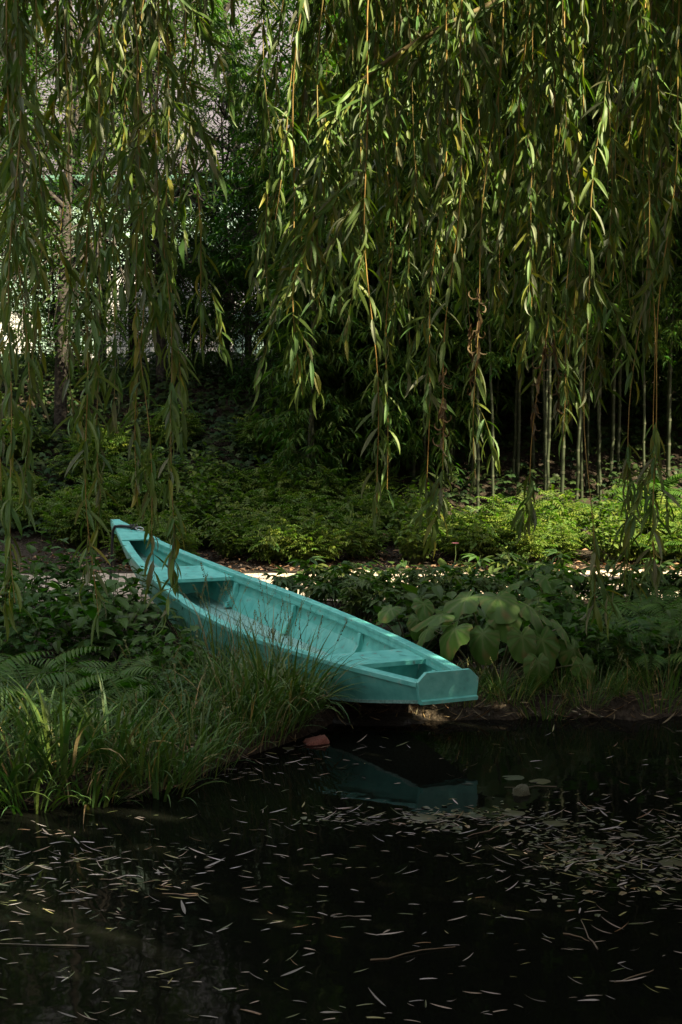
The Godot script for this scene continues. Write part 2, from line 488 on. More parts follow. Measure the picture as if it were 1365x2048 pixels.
func sedge(seed_: int, blades: int, h: float, width: float, col: Color, lean: float, radius: float, dead := 0.08, seeds := 0) -> Array:
	rng.seed = seed_
	var b := MB.new()
	for i in blades:
		var out := around()
		var len_ := h * R(0.55, 1.15)
		var at := out * radius * sqrt(R(0, 1))
		var tilt := R(0.02, lean)
		var curl := R(0.4, 2.2) * lean
		var w := width * R(0.6, 1.1)
		var dcol := tint(col, 0.3, 0.15) if R(0, 1) > dead else tint(Color(0.26, 0.2, 0.1), 0.3, 0.1)
		var side := out.cross(Vector3.UP).rotated(Vector3.UP, R(-0.5, 0.5))
		var pl := Vector3.ZERO
		var pr := Vector3.ZERO
		var pm := Vector3.ZERO
		var pn := Vector3.ZERO
		for k in 8:
			var t := k / 7.0
			var ang := tilt + curl * t * t
			if k > 0: at += (Vector3.UP * cos(ang) + out * sin(ang)) * len_ / 7.0
			var nn := (Vector3.UP * sin(ang) - out * cos(ang)).normalized() * -1.0
			if nn.y < 0.0: nn = -nn
			var hw := w * 0.5 * blade(t)
			var l := at - side * hw - nn * hw * -0.35
			var r := at + side * hw - nn * hw * -0.35
			if k > 0:
				b.tri(pm, pl, l, pn, pn, nn, dcol); b.tri(pm, l, at, pn, nn, nn, dcol)
				b.tri(pm, pr, r, pn, pn, nn, dcol); b.tri(pm, r, at, pn, nn, nn, dcol)
			pl = l; pr = r; pm = at; pn = nn
	var made := [["blades", b.mesh(), M.grass]]
	if seeds > 0:
		var s := MB.new()
		for i in seeds:
			var out := around()
			var pts := PackedVector3Array()
			var at := out * R(0, radius)
			var ang := R(0.02, 0.3)
			for k in 9:
				pts.append(at)
				at += (Vector3.UP * cos(ang) + out * sin(ang)) * h * R(0.13, 0.15)
				ang += 0.02 + (0.18 if k > 5 else 0.0)
			var c := tint(Color(0.15, 0.18, 0.06), 0.3, 0.15)
			s.tube(pts, 0.002, 0.001, 3, c)
			for k in 14: s.add(P.small[k % 3], facing(pts[8].lerp(pts[6], k / 14.0), around() * 0.5 + (pts[8] - pts[7]).normalized(), around(), 0.018), c)
		made.append(["stems", s.mesh(), M.stem])
	return made
func tree(seed_: int, h: float, trunk_r: float, low: float, rx: float, clusters: int, per: int, cluster_r: float, kinds: Array, size: float, col: Color, lean := Vector3.ZERO, hang := 0.0) -> Array:
	rng.seed = seed_
	var wood := MB.new()
	var twigs := MB.new()
	var b := MB.new()
	var spine := PackedVector3Array()
	for i in 11:
		var t := i / 10.0
		spine.append(Vector3(sin(t * 4.0 + seed_) * 0.18 * t, t * h * 0.92, cos(t * 3.1 + seed_) * 0.18 * t) + lean * t * t)
	wood.tube(spine, trunk_r, trunk_r * 0.15, 9, Color.WHITE, 0.12)
	var ends := []
	var cy := (h + low) * 0.5
	var ry := (h - low) * 0.5
	for i in 9:
		var k := 3 + i * 7 / 9
		var out := around()
		var limb := PackedVector3Array()
		var far := spine[k] + out * rx * R(0.45, 0.8) + Vector3.UP * R(0.1, 0.28) * h
		for j in 7:
			var t := j / 6.0
			limb.append(spine[k].lerp(far, t) + Vector3(R(-0.1, 0.1), R(-0.1, 0.1) - 0.25 * sin(PI * t) * t, R(-0.1, 0.1)) * minf(1.0, t * 3.0))
			if j > 1: ends.append(limb[j])
		wood.tube(limb, trunk_r * 0.42, trunk_r * 0.08, 6, Color.WHITE, 0.1)
	for k in range(5, 11): ends.append(spine[k])
	for i in clusters:
		var p := Vector3.ZERO
		for attempt in 8:
			var q := Vector3(R(-1, 1), R(-1, 1), R(-1, 1))
			if q.length() > 1.0 or q.length() < 0.35: continue
			p = Vector3(q.x * rx * (1.0 - 0.25 * q.y), cy + q.y * ry, q.z * rx) + lean * 0.6
			if lumps.get_noise_3d(p.x * 25.0 + seed_ * 7, p.y * 25.0, p.z * 25.0) > -0.12: break
		if p == Vector3.ZERO: continue
		var near: Vector3 = ends[0]
		for e in ends:
			if e.distance_squared_to(p) < near.distance_squared_to(p): near = e
		var br := PackedVector3Array([near, near.lerp(p, 0.5) + Vector3(R(-0.2, 0.2), R(0.0, 0.3), R(-0.2, 0.2)), p])
		twigs.tube(br, 0.022, 0.006, 4, Color.WHITE)
		var shade := tint(col, 0.15, 0.12)
		for k in per / 12:
			var e := p + Vector3(rng.randfn(), rng.randfn() * 0.6, rng.randfn()) * cluster_r * 0.7
			var dir := (e - p).normalized() + Vector3.DOWN * hang
			twigs.tube(PackedVector3Array([p, p.lerp(e, 0.6), e]), 0.006, 0.002, 3, Color.WHITE)
			for j in 12:
				var at := e + dir * cluster_r * R(-0.6, 0.6) + Vector3(R(-1, 1), R(-1, 1), R(-1, 1)) * cluster_r * 0.22
				b.add(kinds[rng.randi() % kinds.size()], facing(at, dir * 0.6 + around() + Vector3.UP * R(-0.7, 0.3), Vector3.UP + around() * 0.6, size * R(0.7, 1.2)), tint(shade, 0.2, 0.12))
	return [["trunk", wood.mesh(), M.bark], ["twigs", twigs.mesh(), M.bark], ["crown", b.mesh(), M.leaf]]

# ---------- the setting
func build_land() -> void:
	var xs := []
	var ds := []
	var x := -9.0
	while x <= 9.0:
		xs.append(x); x += 0.18
	for e in [-200.0, -120.0, -70.0, -40.0, -25.0, -17.0, -12.0, 12.0, 17.0, 25.0, 40.0, 70.0, 120.0, 200.0]: xs.append(e)
	xs.sort()
	var d := 6.6
	while d <= 26.0:
		ds.append(d); d += 0.16
	for e in [-200.0, -80.0, -44.0, -40.0, -10.0, 0.0, 4.0, 6.0, 28.0, 32.0, 40.0, 60.0, 100.0, 200.0, 300.0]: ds.append(e)
	ds.sort()
	var b := MB.new()
	var rows := []
	for dd in ds:
		var row := PackedVector3Array()
		for xx in xs:
			var y := land(xx, dd)
			if dd < 6.0: y = -0.7 if dd > -42.0 else 0.4
			row.append(Vector3(xx, y, -dd))
		rows.append(row)
	var slope := func(i: int, j: int) -> Vector3:
		var i0 := maxi(i - 1, 0)
		var i1 := mini(i + 1, rows.size() - 1)
		var j0 := maxi(j - 1, 0)
		var j1 := mini(j + 1, xs.size() - 1)
		var u: Vector3 = rows[i][j1] - rows[i][j0]
		var w: Vector3 = rows[i0][j] - rows[i1][j]
		var m := w.cross(u).normalized()
		return m if m.y > 0 else -m
	var nn := []
	for i in rows.size():
		var row := PackedVector3Array()
		for j in xs.size(): row.append(slope.call(i, j))
		nn.append(row)
	for i in rows.size() - 1:
		for j in xs.size() - 1:
			b.tri(rows[i][j], rows[i][j + 1], rows[i + 1][j + 1], nn[i][j], nn[i][j + 1], nn[i + 1][j + 1], Color.WHITE)
			b.tri(rows[i][j], rows[i + 1][j + 1], rows[i + 1][j], nn[i][j], nn[i + 1][j + 1], nn[i + 1][j], Color.WHITE)
	tag(put("ground", b.mesh(), M.soil), "dark bare earth of the bank and the slope", "ground", "", "structure")
	var p := MB.new()
	var k := 0
	var last := []
	while k <= 150:
		var px := -15.0 + k * 0.2
		var mid := 15.85 + 0.12 * sin(px * 0.5)
		var wide := 1.05 + 0.10 * sin(px * 2.3) + 0.06 * sin(px * 5.9)
		var line := []
		for j in 9:
			var dd := mid + wide * (j - 4) / 4.0
			line.append(Vector3(px, land(px, dd) + 0.014 + 0.012 * (1.0 - absf(j - 4) / 4.0), -dd))
		if k > 0:
			for j in 8: p.flat(last[j], line[j], line[j + 1], last[j + 1], Vector3.UP, Color.WHITE)
		last = line
		k += 1
	tag(put("path", p.mesh(), M.sand), "pale sandy footpath behind the boat, partly in sun", "path", "", "structure")
	var w := PlaneMesh.new()
	w.size = Vector2(160, 60)
	w.subdivide_width = 8
	w.subdivide_depth = 8
	var o := put("pond_water", w, M.water)
	o.position = Vector3(0, 0, 14)
	tag(o, "dark still pond water with drifting leaves", "water", "", "structure")

# ---------- the boat
func hull_point(u: float, v: float, w: float) -> Vector3:
	# v in half beams at the gunwale (+ is the far side), w below the gunwale in metres
	return Vector3(v, 0.163 + knots(SHEER, u) - w, (u - 0.5) * BOAT_LENGTH)
func strip_along(b: MB, u0: float, u1: float, steps: int, section: Callable) -> void:
	# sweeps a closed section (points in order) along the hull; faces get smooth lengthwise normals
	var rings := []
	for i in steps + 1: rings.append(section.call(lerpf(u0, u1, float(i) / steps)))
	var k: int = rings[0].size()
	for i in steps:
		var mid := Vector3.ZERO
		for q in rings[i]: mid += q / k
		for j in k:
			var a: Vector3 = rings[i][j]
			var c: Vector3 = rings[i][(j + 1) % k]
			var e: Vector3 = rings[i + 1][(j + 1) % k]
			var f: Vector3 = rings[i + 1][j]
			var m := (c - a).cross(f - a)
			if m.length() < 1e-10: m = (e - c).cross(f - c)
			m = m.normalized()
			if m.dot((a + c) * 0.5 - mid) < 0: m = -m
			b.tri(a, c, e, m, m, m, Color.WHITE)
			b.tri(a, e, f, m, m, m, Color.WHITE)
	for end in [0, steps]:
		var mid := Vector3.ZERO
		for q in rings[end]: mid += q / k
		var out := Vector3(0, 0, -1.0 if end == 0 else 1.0)
		for j in k: b.tri(mid, rings[end][j], rings[end][(j + 1) % k], out, out, out, Color.WHITE)
func build_boat() -> void:
	var o := thing("rowing_boat", Vector3(-0.848, 0.27, -12.498), YAW)
	tag(o, "long teal painted wooden boat drawn up on the pond bank", "boat")
	var beam := func(u: float) -> float: return knots(HALF_BEAM, u)
	var deep := func(u: float) -> float: return knots(DEPTH, u)
	var flare := 0.34
	for s in [-1.0, 1.0]:
		var side := MB.new()
		strip_along(side, 0.004, 0.996, 60, func(u: float) -> Array:
			var h: float = beam.call(u)
			var d: float = deep.call(u)
			var t := minf(0.024, h * 0.5)
			var c := maxf(h - flare * d, 0.015)
			var bow := 0.022 * sin(PI * u)
			return [hull_point(u, s * (h - 0.006), 0.028), hull_point(u, s * ((h + c) * 0.5 + bow), d * 0.52), hull_point(u, s * c, d), hull_point(u, s * (c - t), d), hull_point(u, s * ((h + c) * 0.5 + bow - t), d * 0.52), hull_point(u, s * (h - 0.006 - t), 0.028)])
		put("side_plank", side.mesh(), M.paint, o)
		var wale := MB.new()
		strip_along(wale, 0.0, 0.998, 60, func(u: float) -> Array:
			var h: float = beam.call(u) + 0.012
			var w := minf(0.085, h * 0.9)
			return [hull_point(u, s * h, 0.005), hull_point(u, s * (h - 0.006), 0.0), hull_point(u, s * (h - w + 0.006), -0.001), hull_point(u, s * (h - w), 0.005), hull_point(u, s * (h - w), 0.030), hull_point(u, s * h, 0.034)])
		put("gunwale", wale.mesh(), M.paint, o)
		var inner := MB.new()
		strip_along(inner, 0.118, 0.985, 50, func(u: float) -> Array:
			var h: float = beam.call(u) + 0.012 - 0.083
			return [hull_point(u, s * (h + 0.034), 0.0305), hull_point(u, s * (h + 0.002), 0.0305), hull_point(u, s * (h - 0.004), 0.072), hull_point(u, s * (h - 0.002), 0.080), hull_point(u, s * (h + 0.028), 0.082)])
		put("inwale", inner.mesh(), M.paint, o)
		for ru in [0.165, 0.3425, 0.495, 0.6775, 0.9]:
			var rib := MB.new()
			var h: float = beam.call(ru)
			var d: float = deep.call(ru)
			var c := maxf(h - flare * d, 0.03)
			var bow := 0.022 * sin(PI * ru)
			var du := 0.024 / BOAT_LENGTH
			strip_along(rib, ru - du, ru + du, 1, func(u: float) -> Array:
				return [hull_point(u, s * (h - 0.06), 0.0835), hull_point(u, s * ((h + c) * 0.5 + bow - 0.022), d * 0.52), hull_point(u, s * (c - 0.022), d - 0.02), hull_point(u, s * (c - 0.09), d - 0.02), hull_point(u, s * ((h + c) * 0.5 + bow - 0.068), d * 0.52), hull_point(u, s * (h - 0.085), 0.0835)])
			put("rib", rib.mesh(), M.paint, o)
	var floor_ := MB.new()
	strip_along(floor_, 0.01, 0.992, 50, func(u: float) -> Array:
		var h: float = beam.call(u)
		var d: float = deep.call(u)
		var c := maxf(h - flare * d, 0.015) + 0.004
		return [hull_point(u, -c, d - 0.001), hull_point(u, c, d - 0.001), hull_point(u, c, d + 0.022), hull_point(u, -c, d + 0.022)])
	put("bottom", floor_.mesh(), M.paint_floor, o)
	for gap in [-0.22, 0.0, 0.22]:
		var batten := MB.new()
		strip_along(batten, 0.2, 0.8, 30, func(u: float) -> Array:
			var d: float = deep.call(u)
			var c := minf(1.0, (float(beam.call(u)) - flare * d - 0.05) / 0.34)
			return [hull_point(u, gap * c - 0.03, d - 0.003), hull_point(u, gap * c - 0.026, d - 0.014), hull_point(u, gap * c + 0.026, d - 0.014), hull_point(u, gap * c + 0.03, d - 0.003)])
		put("floor_batten", batten.mesh(), M.paint_floor, o)
	for q in [[0.255, 0.335, 0.036], [0.81, 0.872, 0.036]]:
		var seat := MB.new()
		strip_along(seat, q[0], q[1], 8, func(u: float) -> Array:
			var h: float = beam.call(u) - 0.062
			return [hull_point(u, -h, 0.036), hull_point(u, h, 0.036), hull_point(u, h + 0.002, 0.042), hull_point(u, h - 0.004, 0.068), hull_point(u, -h + 0.004, 0.068), hull_point(u, -h - 0.002, 0.042)])
		put("thwart", seat.mesh(), M.paint, o)
	for q in [[0.262, 0.07], [0.845, 0.07]]:
		var wall := MB.new()
		var du := 0.012 / BOAT_LENGTH
		strip_along(wall, q[0] - du, q[0] + du, 1, func(u: float) -> Array:
			var h: float = beam.call(q[0])
			var d: float = deep.call(q[0])
			var c := h - flare * d
			return [hull_point(u, -h + 0.07, q[1]), hull_point(u, h - 0.07, q[1]), hull_point(u, (h + c) * 0.5 - 0.02, d * 0.52), hull_point(u, c - 0.03, d - 0.004), hull_point(u, -c + 0.03, d - 0.004), hull_point(u, -(h + c) * 0.5 + 0.02, d * 0.52)])
		put("bulkhead", wall.mesh(), M.paint, o)
	var deck := MB.new()
	strip_along(deck, 0.002, 0.112, 10, func(u: float) -> Array:
		var h: float = beam.call(u) + 0.014
		return [hull_point(u, -h, -0.002), hull_point(u, -h + 0.01, -0.014), hull_point(u, h - 0.01, -0.014), hull_point(u, h, -0.002)])
	put("foredeck", deck.mesh(), M.paint, o)
	var stem := MB.new()
	strip_along(stem, -0.008, 0.004, 2, func(u: float) -> Array:
		return [hull_point(u, -0.05, -0.012), hull_point(u, 0.05, -0.012), hull_point(u, 0.046, 0.06), hull_point(u, 0.03, 0.125), hull_point(u, -0.03, 0.125), hull_point(u, -0.046, 0.06)])
	put("stem_post", stem.mesh(), M.paint, o)
	var tr := MB.new()
	var du2 := 0.016 / BOAT_LENGTH
	strip_along(tr, 0.9985 - du2, 0.9985 + du2, 1, func(u: float) -> Array:
		var rake := 0.0 if u < 0.9985 else 0.004
		return [hull_point(u, -0.247, 0.0), hull_point(u, -0.178, -0.062), hull_point(u, 0.178, -0.062), hull_point(u, 0.247, 0.0), hull_point(u, 0.226, 0.148 + rake), hull_point(u, -0.226, 0.148 + rake)])
	put("transom", tr.mesh(), M.paint, o)
	var rub := MB.new()
	strip_along(rub, 0.9985 + du2 * 1.05, 0.9985 + du2 * 2.6, 1, func(u: float) -> Array:
		var e := 0.006 if u > 0.9985 + du2 * 2.0 else 0.0
		return [hull_point(u, -0.226, 0.118 + e), hull_point(u, 0.226, 0.118 + e), hull_point(u, 0.222, 0.15 - e * 0.5), hull_point(u, -0.222, 0.15 - e * 0.5)])
	put("rubbing_strip", rub.mesh(), M.paint, o)
	# the mooring line over the foredeck, hanging to a stake
	var bx := o.transform
	var r := thing("mooring_rope", bx * hull_point(0.045, 0.0, -0.016))
	tag(r, "black mooring rope looped over the far bow deck", "rope")
	var inv := r.transform.affine_inverse() * bx
	var line := MB.new()
	var pts := PackedVector3Array()
	for q in [[0.062, 0.085, -0.028], [0.055, 0.04, -0.038], [0.05, 0.0, -0.036], [0.045, -0.06, -0.034], [0.042, -0.118, -0.026], [0.041, -0.138, 0.02], [0.042, -0.15, 0.16], [0.044, -0.165, 0.40], [0.046, -0.19, 0.66], [0.047, -0.20, 0.80]]:
		pts.append(inv * hull_point(q[0], q[1], q[2]))
	line.tube(pts, 0.017, 0.014, 8, Color.WHITE, 0.1)
	put("rope", line.mesh(), M.rope, r)
	var knot := MB.new()
	for a in 3:
		var loop := PackedVector3Array()
		for i in 13:
			var w := TAU * i / 12.0
			loop.append(inv * (hull_point(0.053, 0.035 + 0.03 * a, -0.034) + Vector3(0, cos(w) * 0.026, sin(w) * 0.03)))
		knot.tube(loop, 0.011, 0.011, 6, Color.WHITE)
	put("knot", knot.mesh(), M.rope, r)
	var ring := TorusMesh.new()
	ring.inner_radius = 0.036
	ring.outer_radius = 0.048
	var rn := put("ring", ring, M.steel, r)
	rn.transform = inv * Transform3D(Basis(Vector3.RIGHT, 0.35), hull_point(0.066, 0.1, -0.04))

# ---------- the willow
const LIMBS := [
	[[3.2, 3.4, 5.6], [2.2, 4.5, 5.2], [1.0, 4.9, 4.8], [-0.5, 4.75, 4.5], [-1.8, 4.45, 4.2]],
	[[3.2, 3.8, 5.6], [2.2, 5.2, 6.2], [0.8, 5.7, 6.8], [-0.8, 5.5, 7.2], [-2.3, 5.1, 7.2]],
	[[3.2, 4.2, 5.6], [2.8, 5.6, 7.0], [2.0, 6.2, 8.4], [1.0, 6.1, 9.3]],
	[[3.2, 3.6, 5.6], [2.6, 4.6, 4.4], [1.4, 4.9, 3.0], [0.0, 4.6, 2.0]],
	[[3.2, 4.4, 5.6], [3.4, 6.6, 5.2], [3.0, 8.6, 5.0], [1.8, 9.4, 4.8]],
	[[3.2, 4.0, 5.6], [4.6, 5.8, 7.0], [5.6, 6.4, 8.6], [6.0, 6.0, 10.0]],
	[[3.2, 5.0, 5.6], [4.4, 7.4, 6.6], [4.8, 8.6, 8.2], [4.2, 8.6, 9.8]]]
func smooth_line(t: Array) -> PackedVector3Array:
	var out := PackedVector3Array()
	for i in t.size() - 1:
		var p: Array = t[maxi(i - 1, 0)]
		var q: Array = t[mini(i + 2, t.size() - 1)]
		for k in 6:
			var s := k / 6.0
			out.append(Vector3(cubic_interpolate(t[i][0], t[i + 1][0], p[0], q[0], s), cubic_interpolate(t[i][1], t[i + 1][1], p[1], q[1], s), -cubic_interpolate(t[i][2], t[i + 1][2], p[2], q[2], s)))
	out.append(Vector3(t[-1][0], t[-1][1], -t[-1][2]))
	return out
func hang_line(bases: PackedVector3Array, x0: float, x1: float, d: float, tip: float) -> PackedVector3Array:
	var want := Vector3(x0, 4.6, -d)
	var best := bases[0]
	for p in bases:
		if (p - want).length_squared() < (best - want).length_squared(): best = p
	var drop := Vector3(x0, minf(best.y - 0.35, best.y - 0.6 * Vector2(best.x - x0, best.z + d).length() + 0.1), -d)
	drop.y = maxf(drop.y, 2.0 + 0.33 * d)
	var corner := Vector3(lerpf(best.x, x0, 0.9), best.y + 0.1, lerpf(best.z, -d, 0.9))
	var pts := PackedVector3Array()
	for i in 9:
		var t := i / 8.0
		pts.append(best.lerp(corner, t).lerp(corner.lerp(drop, t), t))
	var len_ := drop.y - tip
	var k := maxi(6, int(len_ / 0.08))
	var ph := R(0, 6.0)
	for i in range(1, k + 1):
		var t := float(i) / k
		pts.append(Vector3(lerpf(x0, x1, pow(t, 1.4)) + (0.028 * sin(t * len_ * 2.6 + ph) + 0.008 * sin(t * len_ * 8.0 + ph * 3.0)) * minf(1, t * 4), drop.y - len_ * t, -d + 0.03 * cos(t * len_ * 2.1 + ph) * minf(1, t * 4)))
	return pts
func leaf_spots(pts: PackedVector3Array, bands: Array, size: float) -> Array:
	# [transform, colour] of the leaves along a twig, inside height bands [from, to, density]
	var out := []
	var ph := R(0, TAU)
	var carry := 0.0
	for i in range(1, pts.size()):
		var seg := pts[i] - pts[i - 1]
		var dens := 0.0
		for q in bands:
			if pts[i].y < q[0] and pts[i].y > q[1] - 0.02: dens = maxf(dens, q[2])
		if dens == 0.0: continue
		carry += seg.length() * dens / 0.0205
		var tan := seg.normalized()
		while carry > 1.0:
			carry -= 1.0
			ph += 2.6 + R(-0.5, 0.5)
			var at := pts[i - 1] + seg * R(0, 1)
			var rad := Vector3(cos(ph), 0, sin(ph))
			rad = (rad - tan * rad.dot(tan)).normalized()
			var th := R(0.3, 1.25)
			var dir := (tan * cos(th) + rad * sin(th) + Vector3.DOWN * 0.22).normalized()
			var up := rad * cos(th) - tan * sin(th) + Vector3(R(-0.5, 0.5), R(-0.1, 0.3), R(-0.5, 0.5))
			var c := tint(Color(0.10, 0.175, 0.04), 0.24, 0.14)
			if R(0, 1) < 0.16: c = tint(Color(0.17, 0.20, 0.115), 0.2, 0.08)
			elif R(0, 1) < 0.10: c = tint(Color(0.20, 0.22, 0.035), 0.2, 0.1)
			out.append([facing(at, dir, up, size * R(0.62, 1.15)), c])
	return out
func side_twig(at: Vector3, len_: float) -> PackedVector3Array:
	var out := around()
	var pts := PackedVector3Array()
	var a := R(0.5, 1.0)
	for i in 8:
		pts.append(at)
		at += (out * sin(a) + Vector3.DOWN * cos(a)) * len_ / 7.0
		a *= 0.78
	return pts
func build_willow() -> void:
	rng.seed = 77
	var o := thing("willow_tree", ground_at(3.2, 5.6) * Vector3(1, 0, 1) + Vector3(0, -0.7, 0))
	tag(o, "weeping willow hanging its long leafy twigs over the pond", "tree")
	var inv := o.transform.affine_inverse()
	var tr := MB.new()
	var spine := PackedVector3Array()
	for i in 12: spine.append(Vector3(0.12 * sin(i * 0.7), i * 0.52, 0.1 * cos(i * 0.6) - 0.1))
	tr.tube(spine, 0.48, 0.24, 14, Color.WHITE, 0.14)
	put("trunk", tr.mesh(), M.bark, o)
	var bases := PackedVector3Array()
	for l in LIMBS:
		var b := MB.new()
		var line := smooth_line(l)
		bases.append_array(line.slice(6))
		b.tube(inv * line, 0.16, 0.03, 9, Color.WHITE, 0.1)
		put("limb", b.mesh(), M.bark, o)
	# the low bough that arches into the picture, top right
	var low := smooth_line([[2.2, 4.35, 5.0], [1.1, 3.75, 4.7], [0.52, 3.44, 4.6], [0.24, 3.30, 4.6], [0.02, 3.14, 4.65], [-0.07, 2.92, 4.7], [-0.10, 2.6, 4.7]])
	var bough := MB.new()
	bough.tube(inv * low, 0.015, 0.003, 6, Color(0.15, 0.12, 0.045), 0.15)
	var bo := put("bough", bough.mesh(), M.stem, o)
	var bl := MB.new()
	for s in leaf_spots(low, [[3.7, 2.5, 1.1]], 0.105): bl.add(P.willow[rng.randi() % 5], inv * s[0], s[1])
	for i in range(14, low.size(), 2):
		for k in 2:
			var side := side_twig(low[i], R(0.2, 0.5))
			bl.tube(inv * side, 0.0018, 0.001, 3, Color(0.13, 0.14, 0.03))
			for s in leaf_spots(side, [[9.0, -9.0, 1.3]], 0.10): bl.add(P.willow[rng.randi() % 5], inv * s[0], s[1])
	tag(put("foliage", bl.mesh(), M.willow, bo), "", "", "", "stuff")
	var strands := STRANDS.duplicate()
	for i in 16:   # more of the front layer, twig by twig
		var d := R(4.7, 5.6)
		var fx := -0.035 + 0.27 * (i / 3 + 0.5) / 6.0 + rng.randfn() * 0.010
		var tip := 2.0 - (R(260.0, 620.0 + 700.0 * clampf(fx, 0.0, 0.2)) - 900.0) / 2844.0 * d
		strands.append([fx * d, fx * d + R(-0.2, 0.16), d, tip, [[8.0, tip + R(0.2, 0.7), R(0.7, 1.0)], [tip + R(0.3, 0.6), tip, R(0.9, 1.4)]], []])
	var front := strands.size()
	for i in 78:   # deeper layers of the curtain
		var right := i < 66
		var d := R(5.5, 8.8) if right else R(4.9, 7.0)
		var fx := -0.025 + 0.275 * (i / 7 + 0.5) / 9.4 + rng.randfn() * 0.010 if right else -0.245 + 0.125 * (i % 5) / 4.0 + rng.randfn() * 0.007
		var tip_px := R(330.0, 560.0 + 900.0 * clampf(fx + 0.05, 0.0, 0.3)) if right else R(120.0, 640.0)
		var tip := 2.0 - (tip_px - 900.0) / 2844.0 * d
		strands.append([fx * d, fx * d + R(-0.16, 0.2), d, tip, [[8.0, tip, R(0.6, 1.2)]], []])
	var singles := 300
	var order := [1, 4, 5, 6, 10, 27, 8, 11, 12, 9, 22]
	var leaf_meshes := []
	for q in P.willow:
		var set_ := []
		for c in [Color(0.105, 0.168, 0.04), Color(0.085, 0.145, 0.034), Color(0.13, 0.19, 0.055), Color(0.17, 0.21, 0.11)]: set_.append(mesh_of(q, c))
		leaf_meshes.append(set_)
	var all := order.duplicate()
	for i in strands.size():
		if i not in order: all.append(i)
	for i in all:
		build_strand(o, inv, bases, strands[i], i < front, singles, leaf_meshes)
		singles -= made_singles
	# the crown above the picture
	rng.seed = 90
	var proto := MB.new()
	for t in 5:
		var side := PackedVector3Array()
		var at := Vector3(R(-0.15, 0.15), 0, R(-0.15, 0.15))
		var sway := around() * 0.15
		for k in 16:
			side.append(at)
			at += Vector3(0, -0.12, 0) + sway * R(-0.1, 0.25)
		for s in leaf_spots(side, [[9.0, -9.0, 1.0]], 0.15): proto.add(P.willow_far[rng.randi() % 3], s[0], s[1])
		proto.tube(side, 0.003, 0.001, 3, Color(0.13, 0.12, 0.04))
	var mm := MultiMesh.new()
	mm.transform_format = MultiMesh.TRANSFORM_3D
	mm.mesh = proto.mesh()
	var places := []
	while places.size() < 1900:
		var q := Vector3(R(-1, 1), R(0, 1), R(-1, 1))
		if Vector2(q.x, q.z).length() > 1.0: continue
		var hgt := maxf(0.35, sqrt(maxf(0.0, 1.0 - q.x * q.x - q.z * q.z)))
		var p := Vector3(3.2 + q.x * 5.6, 4.6 + q.y * 6.0 * hgt + 0.6, -8.2 + q.z * 7.9)
		if lumps.get_noise_3d(p.x * 22.0, p.y * 22.0, p.z * 22.0) < -0.3: continue
		if p.y - 1.95 < 2.0 + 0.345 * -p.z: p.y = 3.95 + 0.345 * -p.z + R(0.0, 0.4)
		# the crown is thin where the sun finds its way to the path, the shrubs and the front of the curtain
		var thin := p.x < 1.0 and p.z < -8.0
		for drop in [0.0, 1.0, 2.0]:
			var e: float = p.y - drop - 1.2
			var fall := Vector2(p.x - 0.8 * e, -p.z + 0.63 * e)
			if fall.y > 14.5 and fall.y < 17.0 and fall.x > -0.9 and fall.x < 3.0 and R(0, 1) < 0.85: thin = true
			if fall.y > 17.0 and fall.x > 1.0: thin = true
			var lit := fall + Vector2(0.8, -0.63) * 2.2
			if lit.y > 3.7 and lit.y < 7.2 and lit.x > -0.6 and lit.x < 1.5 and R(0, 1) < 0.62: thin = true
		if thin: continue
		places.append(Transform3D(Basis(Vector3.UP, R(0, TAU)).scaled(Vector3.ONE * R(0.85, 1.1)), inv * p))
	mm.instance_count = places.size()
	for i in places.size(): mm.set_instance_transform(i, places[i])
	var cr := MultiMeshInstance3D.new()
	cr.name = "crown"
	cr.multimesh = mm
	cr.material_override = M.willow
	o.add_child(cr, true)
	cr.set_meta("kind", "stuff")
var made_singles := 0
